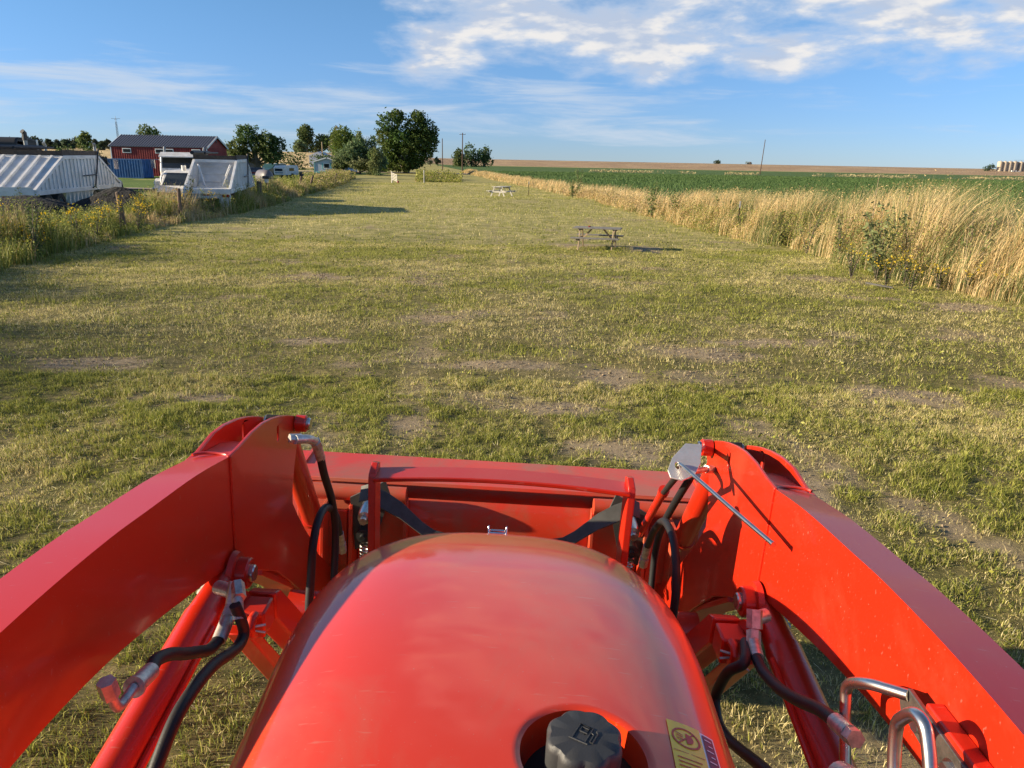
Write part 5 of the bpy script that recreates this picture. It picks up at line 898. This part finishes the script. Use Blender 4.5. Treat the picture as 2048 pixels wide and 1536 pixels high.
def semi(label, x, y, rz, body, name='semi_truck', sleeper=True, group=None, roof='white', high=2.7, facing=False):
    """origin on the ground below the fifth wheel; nose along +y"""
    t = thing(name, label, 'semi truck', (x, y, 0), rz, group); 
    mb = MB(); mb.box((0, 1.2, .75), (.9, 6.6, .22)); mb.build('chassis', 'grille', t)
    mb = MB(); mb.prism([(1.3, .95), (1.3, high - .15), (1.45, high), (2.75, high), (3.0, high - .12), (3.35, 1.75), (3.35, .95)], 'x', -1.05, 1.05); mb.build('cab', body, t, bevel=.08)
    mb = MB(); mb.prism([(3.30, .85), (3.30, 1.72), (4.6, 1.55), (5.0, 1.40), (5.1, .85)], 'x', -.72, .72); mb.prism([(3.9, .75), (4.0, 1.15), (4.4, 1.25), (4.9, 1.1), (5.05, .7)], 'x', -1.1, -.7); mb.prism([(3.9, .75), (4.0, 1.15), (4.4, 1.25), (4.9, 1.1), (5.05, .7)], 'x', .7, 1.1); mb.build('hood', body, t, bevel=.06)
    mb = MB(); a = math.atan2(.83, -.35); mb.box((0, 3.19, 2.13), (1.82, .66, .03), Matrix.Rotation(math.atan2(-.83, .35), 3, 'X')); mb.build('windscreen', 'glass', t); mb = MB(); mb.box((-1.06, 2.6, 2.1), (.03, .8, .6)); mb.box((1.06, 2.6, 2.1), (.03, .8, .6)); mb.build('side_window', 'glass', t)
    mb = MB(); mb.prism([(2.9, high), (3.55, high - .25), (3.55, high - .30), (2.9, high - .06)], 'x', -1.0, 1.0); mb.build('sun_visor', 'silver' if body == 'bluep' else 'white', t)
    mb = MB(); mb.box((0, 5.1, 1.1), (1.0, .06, .7)); mb.build('grille', 'chrome', t); mb = MB(); mb.box((0, 5.2, .6), (2.3, .15, .3)); mb.build('bumper', 'chrome', t, bevel=.03)
    for s in (-1, 1):
        mb = MB(); mb.cyl((s * 1.15, 1.15, 1.0), (s * 1.15, 1.15, 2.95), .07); mb.tube([(s * 1.15, 1.15, 2.9), (s * 1.17, 1.05, 3.05)], .07, 10); mb.build('exhaust_stack', 'silver', t)
        mb = MB(); mb.cyl((s * 1.05, 1.3, .75), (s * 1.05, 2.5, .75), .30); mb.build('fuel_tank', 'silver', t); mb = MB(); mb.box((s * 1.1, 2.9, .7), (.35, .7, .5)); mb.build('step_box', body, t)
        mb = MB(); mb.box((s * 1.45, 3.1, 2.05), (.22, .06, .5)); mb.tube([(s * 1.05, 3.0, 2.3), (s * 1.4, 3.1, 2.3)], .02, 6); mb.build('mirror', 'chrome', t)
        wheel_part(t, s * 1.0, 4.45, .5, .28)
        for yy_ in (-.65, .65): wheel_part(t, s * .85, yy_, .5, .5)
    return t
semi('navy truck in front of the ribbed trailer with only its wheels and steps clear', -22.3, 37.9, R(10), 'bluep', high=2.3)
semi('white truck with chrome visor facing the camera behind the white van', -21.0, 49.5, R(180 + 12), 'white', high=2.75)
t = thing('sleeper_truck', 'dark truck with a rounded black roof at the left picture border', 'semi truck', (-29.4, 44.5, 0), R(10)); mb = MB()
mb.prism([(-1.5, .9), (-1.5, 3.0)] + [(-1.5 + .5 * (1 - cos(a)), 3.0 + .38 * sin(a)) for a in np.linspace(.2, 1.5, 5)] + [(.6, 3.38), (1.2, 3.25), (1.75, 2.75), (2.0, 2.2), (2.0, .9)], 'x', -1.25, 1.25); mb.build('cab', 'blacktarp', t, bevel=.15, segs=3)
mb = MB(); mb.box((1.26, 1.15, 2.9), (.03, .22, .8)); mb.build('white_trim', 'white', t); mb = MB(); mb.cyl((1.9, -1.9, 1), (1.9, -1.9, 3.5), .10); mb.build('exhaust_stack', 'silver', t); mb = MB(); mb.tube([(1.9, -1.9, 3.2), (1.9, -1.9, 3.6), (1.85, -2.0, 3.68)], .13, 10); mb.build('stack_tip', 'grille', t)
mb = MB(); mb.prism([(2.0, .9), (2.0, 1.9), (3.6, 1.6), (3.9, .9)], 'x', -1.0, 1.0); mb.build('hood', 'bluep', t, bevel=.08); [wheel_part(t, s * 1.0, q, .5, .35) for s in (-1, 1) for q in (-1.2, 3.1)]
t = thing('covered_trailer', 'far trailer of which only the pale curved tarpaulin roof shows', 'trailer', (-31.6, 53.5, -.35), R(12)); mb = MB(); mb.prism([(-1.2, 1.0), (-1.25, 2.75)] + [(-1.25 + 2.5 * k / 8, 2.75 + .32 * sin(pi * k / 8)) for k in range(1, 8)] + [(1.25, 2.75), (1.2, 1.0)], 'y', -1.5, 4.5); mb.build('body', 'white', t); mb = MB(); mb.cyl((-1.0, -1.6, 1), (-1.0, -1.6, 3.45), .06); mb.build('pole', 'white', t); [wheel_part(t, s * .9, q, .5, .4) for s in (-1, 1) for q in (0, 1.2)]
# white van facing the camera
t = thing('van', 'white van facing the camera between the asphalt heap and the open trailer', 'van', (-17.0, 38.2, -.12), R(9)); mb = MB()
sec = [(.0, .42), (.0, .78), (.06, .98), (.75, 1.18), (1.55, 1.80), (1.9, 1.92), (5.2, 1.95), (5.35, 1.8), (5.35, .45)]
mb.prism(sec, 'x', -.98, .98); body = mb.build('body', 'white', t, bevel=.09, segs=3)
mb = MB(); mb.hexa([(-.86, .78, 1.20), (.86, .78, 1.20), (.86, .80, 1.22), (-.86, .80, 1.22), (-.76, 1.50, 1.775), (.76, 1.50, 1.775), (.76, 1.53, 1.80), (-.76, 1.53, 1.80)]); mb.v = [(a, b - .012, c + .012) for a, b, c in mb.v]; mb.build('windscreen', 'glass', t)
mb = MB(); [mb.box((s * .985, 1.9, 1.5), (.02, .9, .42)) for s in (-1, 1)]; mb.build('side_window', 'glass', t)
mb = MB(); mb.box((0, -.008, .80), (1.05, .02, .17)); mb.build('grille', 'grille', t, bevel=.006); mb = MB(); [mb.box((0, -.022, .76 + .035 * i), (1.0, .012, .010)) for i in range(4)]; mb.build('grille_bars', 'chrome', t)
for s in (-1, 1): mb = MB(); mb.box((s * .76, -.004, .80), (.32, .03, .20)); mb.build('headlight', 'glass', t, bevel=.01); wheel_part(t, s * .86, .85, .36, .24); wheel_part(t, s * .86, 4.3, .36, .24)
mb = MB(); mb.box((0, -.06, .50), (1.96, .16, .16)); mb.build('bumper', 'silver', t, bevel=.03); mb = MB(); mb.lathe([(.001, -.004), (.06, -.004), (.06, .01)], (0, .09, 1.03), 'y'); mb.build('badge', 'grille', t)
for s in (-1, 1): mb = MB(); mb.box((s * 1.12, 1.05, 1.30), (.20, .10, .20)); mb.tube([(s * .95, 1.15, 1.2), (s * 1.1, 1.08, 1.22)], .02, 6); mb.build('mirror', 'grille' if s > 0 else 'white', t, bevel=.02)
mb = MB(); mb.cyl((-.15, 2.4, 1.9), (-.15, 2.4, 2.18), .12); mb.build('roof_vent', 'white', t)
# octagonal sign with a round emblem
t = thing('yard_sign', 'pale blue sign board with clipped corners and a round emblem behind the fence', 'sign', (-14.9, 34.4, 0), R(6)); mb = MB(); c_ = .07; mb.prism([(-.31 + c_, .12), (.31 - c_, .12), (.31, .12 + c_), (.31, .95 - c_), (.31 - c_, .95), (-.31 + c_, .95), (-.31, .95 - c_), (-.31, .12 + c_)], 'y', 0, .03); mb.build('board', 'signb', t, bevel=.004)
mb = MB(); 
def disc_ring(mb, cx, cz, ra, rb, y0, n=28, a0=0, a1=360):
    P = []
    for i in range(n + 1): a = R(a0 + (a1 - a0) * i / n); P += [(cx + ra * cos(a), y0, cz + ra * sin(a)), (cx + rb * cos(a), y0, cz + rb * sin(a))]
    mb.add(P, [(2 * i, 2 * i + 2, 2 * i + 3, 2 * i + 1) for i in range(n)])
disc_ring(mb, 0, .58, .20, .235, -.004, a0=-20, a1=200); mb.box((0, -.004, .55), (.30, .004, .035)); mb.box((0, -.004, .42), (.05, .004, .36)); mb.box((-.10, -.004, .44), (.035, .004, .20)); mb.box((.10, -.004, .44), (.035, .004, .20)); mb.box((0, -.004, .64), (.16, .004, .03)); mb.box((0, -.004, .24), (.26, .004, .025)); mb.build('emblem', 'signd', t, smooth=0); mb = MB(); [mb.box((q, .04, .3), (.04, .04, .8)) for q in (-.25, .25)]; mb.build('leg', 'grille', t)
# tank trailer
t = thing('tank_trailer', 'silver rounded tank behind the right side of the open trailer', 'tank trailer', (-21.0, 64, 0), R(32)); t.scale = (.62, .7, .75); mb = MB(); mb.lathe([(.001, -2.2), (.45, -2.1), (.75, -1.7), (.78, 0), (.75, 1.7), (.45, 2.1), (.001, 2.2)], (0, 0, 1.35), 'y', 28); mb.build('tank', 'greycar', t, smooth=60); mb = MB(); mb.box((0, 0, .58), (1.0, 3.6, .12)); mb.build('frame', 'grille', t); [wheel_part(t, s * .7, .3, .35, .22) for s in (-1, 1)]
def car(name, label, x, y, rz, prof, glass, W, mat, cat, lights='chrome', stripe=None):
    t = thing(name, label, cat, (x, y, 0), rz); mb = MB(); mb.prism(prof, 'x', -W / 2, W / 2); mb.build('body', mat, t, bevel=.07); mb = MB(); mb.prism(glass, 'x', -W / 2 * .93, W / 2 * .93); mb.build('windows', 'glass', t, bevel=.02)
    L_ = max(p[0] for p in prof); [wheel_part(t, s * W * .43, q, .34, .22) for s in (-1, 1) for q in (L_ * .17, L_ * .80)]
    for s in (-1, 1): mb = MB(); mb.box((s * W * .38, -.01, .72), (.28, .05, .15)); mb.build('headlight', lights, t)
    mb = MB(); mb.box((0, -.03, .45), (W * .98, .1, .16)); mb.build('bumper', 'silver', t)
    if stripe: mb = MB(); mb.box((0, -.02, .68), (W * .62, .03, .2)); mb.build('tailgate_stripe', stripe, t)
    else: mb = MB(); mb.box((0, -.01, .72), (W * .42, .04, .16)); mb.build('grille', 'grille', t)
    return t
pick = [(0, .4), (0, .88), (.1, .98), (1.3, 1.08), (1.45, 1.1), (3.6, 1.1), (5.3, 1.1), (5.3, .45)]
t = car('pickup', 'white pickup facing the camera left of the pale blue house', -47.3, 125.5, R(6), [(0, .5), (0, 1.0), (.1, 1.12), (1.3, 1.22), (5.4, 1.22), (5.4, .55)], [(1.25, 1.2), (1.85, 1.80), (3.2, 1.82), (3.6, 1.2)], 2.0, 'white', 'pickup'); 
t2 = MB().box((0, 2.5, 1.86), (1.75, 1.5, .06)); t2.build('roof', 'white', t, bevel=.03)
t = thing('box_trailer', 'black box trailer behind the white pickup', 'trailer', (-46.6, 133, 0), R(4)); mb = MB(); mb.box((0, 0, 1.5), (2.2, 4, 1.9)); mb.build('body', 'blacktarp', t, bevel=.05); [wheel_part(t, s * 1.0, 0, .4, .25) for s in (-1, 1)]
car('old_car', 'dull grey car with a red stripe across its tail', -33.8, 99, R(10), [(0, .35), (0, .85), (.9, .95), (3.3, .92), (4.4, .82), (4.5, .35)], [(.8, .92), (1.3, 1.32), (2.6, 1.34), (3.3, .92)], 2.1, 'greycar', 'car', 'redlamp', 'redp')
car('green_van', 'dark green minivan parked below the elm', -37.2, 113, R(-20), [(0, .4), (0, .9), (.9, 1.1), (1.7, 1.7), (4.2, 1.75), (4.5, 1.2), (4.5, .4)], [(1.0, 1.15), (1.72, 1.68), (3.9, 1.70), (4.2, 1.15)], 1.95, 'greencar', 'minivan')
t = thing('utility_trailer', 'small white and grey camper box between the cars and the pickup', 'camper', (-30.2, 99.5, 0), R(-18)); mb = MB(); mb.prism([(-.8, .45), (-.85, 1.35), (-.5, 1.62), (2.2, 1.66), (2.4, 1.3), (2.4, .45)], 'x', -.8, .8); mb.build('body', 'white', t, bevel=.06); mb = MB(); mb.box((0, -.84, 1.1), (1.1, .04, .3)); mb.box((.81, .8, 1.15), (.03, 1.0, .35)); mb.build('window', 'glass', t); mb = MB(); mb.box((0, -.80, .75), (1.2, .06, .12)); mb.build('stripe', 'signd', t); [wheel_part(t, s * .7, .9, .3, .2) for s in (-1, 1)]

# ------------------------------------------------------------------ buildings
def ribwall(mb, x0, x1, y, z0, z1, pitch, depth, axis='x'):
    n = int(abs(x1 - x0) / pitch); P = []
    for i in range(n):
        a = x0 + (x1 - x0) * i / n; w_ = (x1 - x0) / n
        for dx, dy in ((0, 0), (.35, 0), (.5, depth), (.85, depth)): P.append((a + dx * w_, dy))
    P.append((x1, 0)); vs = []
    for a, d in P: vs += [(a, y - d, z0), (a, y - d, z1)] if axis == 'x' else [(y + d, a, z0), (y + d, a, z1)]
    mb.add(vs, [(2 * i, 2 * i + 2, 2 * i + 3, 2 * i + 1) for i in range(len(P) - 1)])
t = thing('red_building', 'red corrugated steel building with a grey gable roof', 'building', (-50.3, 96, 0)); LW, DW, HE, HR_ = 11.9, 6.6, 3.60, 4.95
mb = MB(); mb.hexa([(.05, .06, 0), (LW - .06, .06, 0), (LW - .06, DW - .06, 0), (.05, DW - .06, 0), (.05, .06, HE), (LW - .06, .06, HE), (LW - .06, DW - .06, HE), (.05, DW - .06, HE)]); ribwall(mb, 0, LW, 0, 0, HE, .28, .05); ribwall(mb, 0, DW, LW - .02, 0, HE, .28, .04, 'y')
mb.prism([(0.02, HE), (DW - .02, HE), (DW / 2, HR_ - .06)], 'x', LW - .10, LW - .04); mb.prism([(0.02, HE), (DW - .02, HE), (DW / 2, HR_ - .06)], 'x', .04, .10); mb.build('wall', 'barn', t, smooth=0)
mb = MB(); a = math.atan2(HR_ - HE, DW / 2); sl = math.hypot(HR_ - HE, DW / 2) + .25
for s in (-1, 1):
    c = Vector((LW / 2, DW / 2 + s * (DW / 4 + .05), (HE + HR_) / 2 + .02)); rot = Matrix.Rotation(-s * a, 3, 'X'); mb.box(c, (LW + .35, sl, .07), rot)
    for i in range(38): mb.box(c + Vector((-LW / 2 - .1 + i * (LW + .2) / 37, 0, .055)), (.05, sl, .05), rot)
roof = mb.build('roof', 'roof', t, smooth=0)
mb = MB()
for xx in (LW + .19, -.19):
    for s in (-1, 1): mb.box((xx, DW / 2 + s * (DW / 4 + .05), (HE + HR_) / 2 + .01), (.05, sl + .02, .20), Matrix.Rotation(-s * a, 3, 'X'))
mb.box((0.0, -.02, HE / 2), (.12, .12, HE)); mb.box((LW, -.02, HE / 2), (.10, .10, HE)); mb.build('trim', 'trimw', t)
for xx in (2.0, 6.05, 7.25, 10.6): 
    mb = MB(); mb.box((xx, -.085, 3.10), (1.08, .07, .56)); f_ = mb.build('window', 'trimw', t, bevel=.01); mb = MB(); mb.box((xx, -.125, 3.10), (.90, .02, .38)); mb.build('pane', 'pane', f_)
mb = MB(); mb.box((LW + .02, DW / 2, 4.4), (.04, .3, .3)); mb.build('gable_vent', 'grille', t)
t = thing('shipping_container', 'blue shipping container standing in front of the red building', 'container', (-48.4, 87.5, 0)); mb = MB(); mb.box((2.9, 1.2, 1.08), (5.7, 2.3, 2.0)); ribwall(mb, 0, 5.8, 0, .1, 2.05, .30, .07); mb.build('side_wall', 'container', t, smooth=0)
mb = MB(); mb.box((2.9, 0, 2.09), (5.9, .12, .12)); mb.box((2.9, 0, .08), (5.9, .12, .14)); mb.box((0, 0, 1.08), (.14, .12, 2.0)); mb.box((5.86, 0, 1.08), (.12, .14, 2.06)); mb.box((5.86, 2.4, 1.08), (.12, .12, 2.06)); mb.box((5.86, 1.2, 2.09), (.12, 2.4, .12)); mb.box((2.9, 1.2, 2.12), (5.8, 2.4, .05)); mb.build('frame', 'container', t); mb = MB(); mb.box((5.88, 1.2, 1.08), (.05, 2.2, 1.95)); [mb.cyl((5.93, q, .15), (5.93, q, 2.0), .025) for q in (.5, 1.0, 1.4, 1.9)]; mb.build('door', 'container', t)
t = thing('ribbed_fence', 'pale blue ribbed panel left of the blue container', 'fence', (-51.3, 90, 0)); mb = MB(); ribwall(mb, 0, 2.3, 0, .1, 2.15, .26, .06); mb.box((1.15, .06, 1.12), (2.3, .05, 2.06)); mb.build('panel', 'container', t, smooth=0)
t = thing('mobile_home', 'pale blue mobile home with teal trim and white gable edge', 'house', (-35.7, 136, 0), R(0)); W_, D_ = 4.7, 14.0
mb = MB(); mb.box((W_ / 2, D_ / 2, 1.18), (W_, D_, 1.75)); mb.prism([(0, 2.05), (W_, 2.05), (W_ / 2, 2.72)], 'y', .0, .2); mb.build('wall', 'sidingb', t)
mb = MB(); a = math.atan2(.72, W_ / 2); sl = math.hypot(.72, W_ / 2) + .2
for s in (-1, 1): mb.box((W_ / 2 + s * (W_ / 4 + .04), D_ / 2, 2.44), (sl, D_ + .5, .08), Matrix.Rotation(s * a, 3, 'Y'))
mb.build('roof', 'shingle', t); mb = MB(); [mb.box((W_ / 2 + s * (W_ / 4 + .04), -.27, 2.42), (sl + .05, .06, .19), Matrix.Rotation(s * a, 3, 'Y')) for s in (-1, 1)]; mb.box((W_ + .1, D_ / 2, 2.06), (.06, D_, .12)); mb.build('trim', 'trimw', t)
mb = MB(); mb.box((W_ / 2, -.02, .25), (W_ + .04, .06, .5)); [mb.box((q, -.03, 1.2), (.14, .06, 1.75)) for q in (.07, W_ - .07)]; [mb.box((W_ / 2 - .1 + q, -.03, 1.35), (.22, .06, 1.0)) for q in (-.72, .72)]; mb.build('corner_trim', 'teal', t)
mb = MB(); mb.box((W_ / 2 - .1, -.03, 1.4), (1.1, .06, .9)); f_ = mb.build('window', 'trimw', t); mb = MB(); mb.box((W_ / 2 - .1, -.065, 1.4), (.9, .02, .7)); mb.build('pane', 'pane', f_); mb = MB(); mb.box((W_ + .02, 2.0, 1.3), (.04, .9, .8)); mb.box((W_ + .02, 5.0, 1.3), (.04, .9, .8)); mb.build('side_window', 'glass', t)
mb = MB(); mb.prism([(0, .0), (1.5, 0), (1.5, .45), (.2, 1.05), (0, 1.05)], 'y', -1.1, -.35); o = mb.build('porch_steps', 'sidingb', t); o.location = (2.6, 0, 0); mb = MB(); mb.cyl((W_ * .6, 5, 2.6), (W_ * .6, 5, 3.05), .12); mb.build('roof_vent', 'trimw', t)
mb = MB(); mb.box((0, 0, 1.6), (5.5, 7, 3.2)); mb.prism([(-3.2, 3.2), (3.2, 3.2), (0, 4.6)], 'y', -3.6, 3.6); o = mb.build('far_shed', 'sidingb', smooth=0); o.location = (-62, 245, gz(-62, 245)); tag(o, 'grey shed roof just visible right of the pale utility pole', 'shed')
# storage tanks on the right horizon
def tank(label, x, y, r_, h, mat):
    t = thing('storage_tank', label, 'storage tank', (x, y, gz(x, y) - .1), 0, 'beige storage tanks on the right horizon'); mb = MB(); mb.lathe([(r_, 0), (r_, h), (r_ * .96, h + .1), (.001, h + .8)], (0, 0, 0), 'z', 30); [mb.lathe([(r_ + .03, q), (r_ + .06, q + .06), (r_ + .03, q + .12)], (0, 0, 0), 'z', 30) for q in (h * .33, h * .66, h - .15)]; mb.build('shell', mat, t); mb = MB(); mb.cyl((0, 0, h + .6), (0, 0, h + 1.3), .25, n=8); mb.build('vent', 'silver', t)
names = ['leftmost', 'second', 'third', 'fourth']
for i in range(4): tank(names[i] + ' of the four front beige tanks', 431 + i * 4.25, 690, 2.15, 8.2, 'tank')
for i in range(5): tank(['brownish tank just behind the front row', 'brownish tank right of the stairs', 'middle brownish tank of the rear row', 'rear brownish tank near the pole', 'rightmost brownish tank at the picture border'][i], 447 + i * 4.4, 700, 2.1, 8.0, 'tankd' if i < 2 else 'tank')
t = thing('tank_stairs', 'steel stairway and catwalk between the front and rear tanks', 'stairs', (447, 691, gz(447, 691))); mb = MB()
for k in range(14): mb.box((k * .42, 0, .4 + k * .6), (.5, 1.0, .12))
mb.box((3, .5, 9.1), (12, .12, .12)); mb.box((3, .5, 9.9), (12, .08, .08)); [mb.box((-2.8 + q * 1.5, .5, 9.5), (.08, .08, .9)) for q in range(9)]; mb.build('steps', 'silver', t)
t = thing('valve_box', 'small white cabinet at the foot of the storage tanks', 'cabinet', (440, 683, gz(440, 683))); mb = MB(); mb.box((0, 0, .7), (4.5, 1.2, 1.2)); mb.box((4.5, 0, .5), (2.0, 1.0, .9)); mb.build('body', 'white', t); mb = MB(); mb.box((0, -.62, .7), (1, .04, 1)); mb.build('door', 'silver', t)
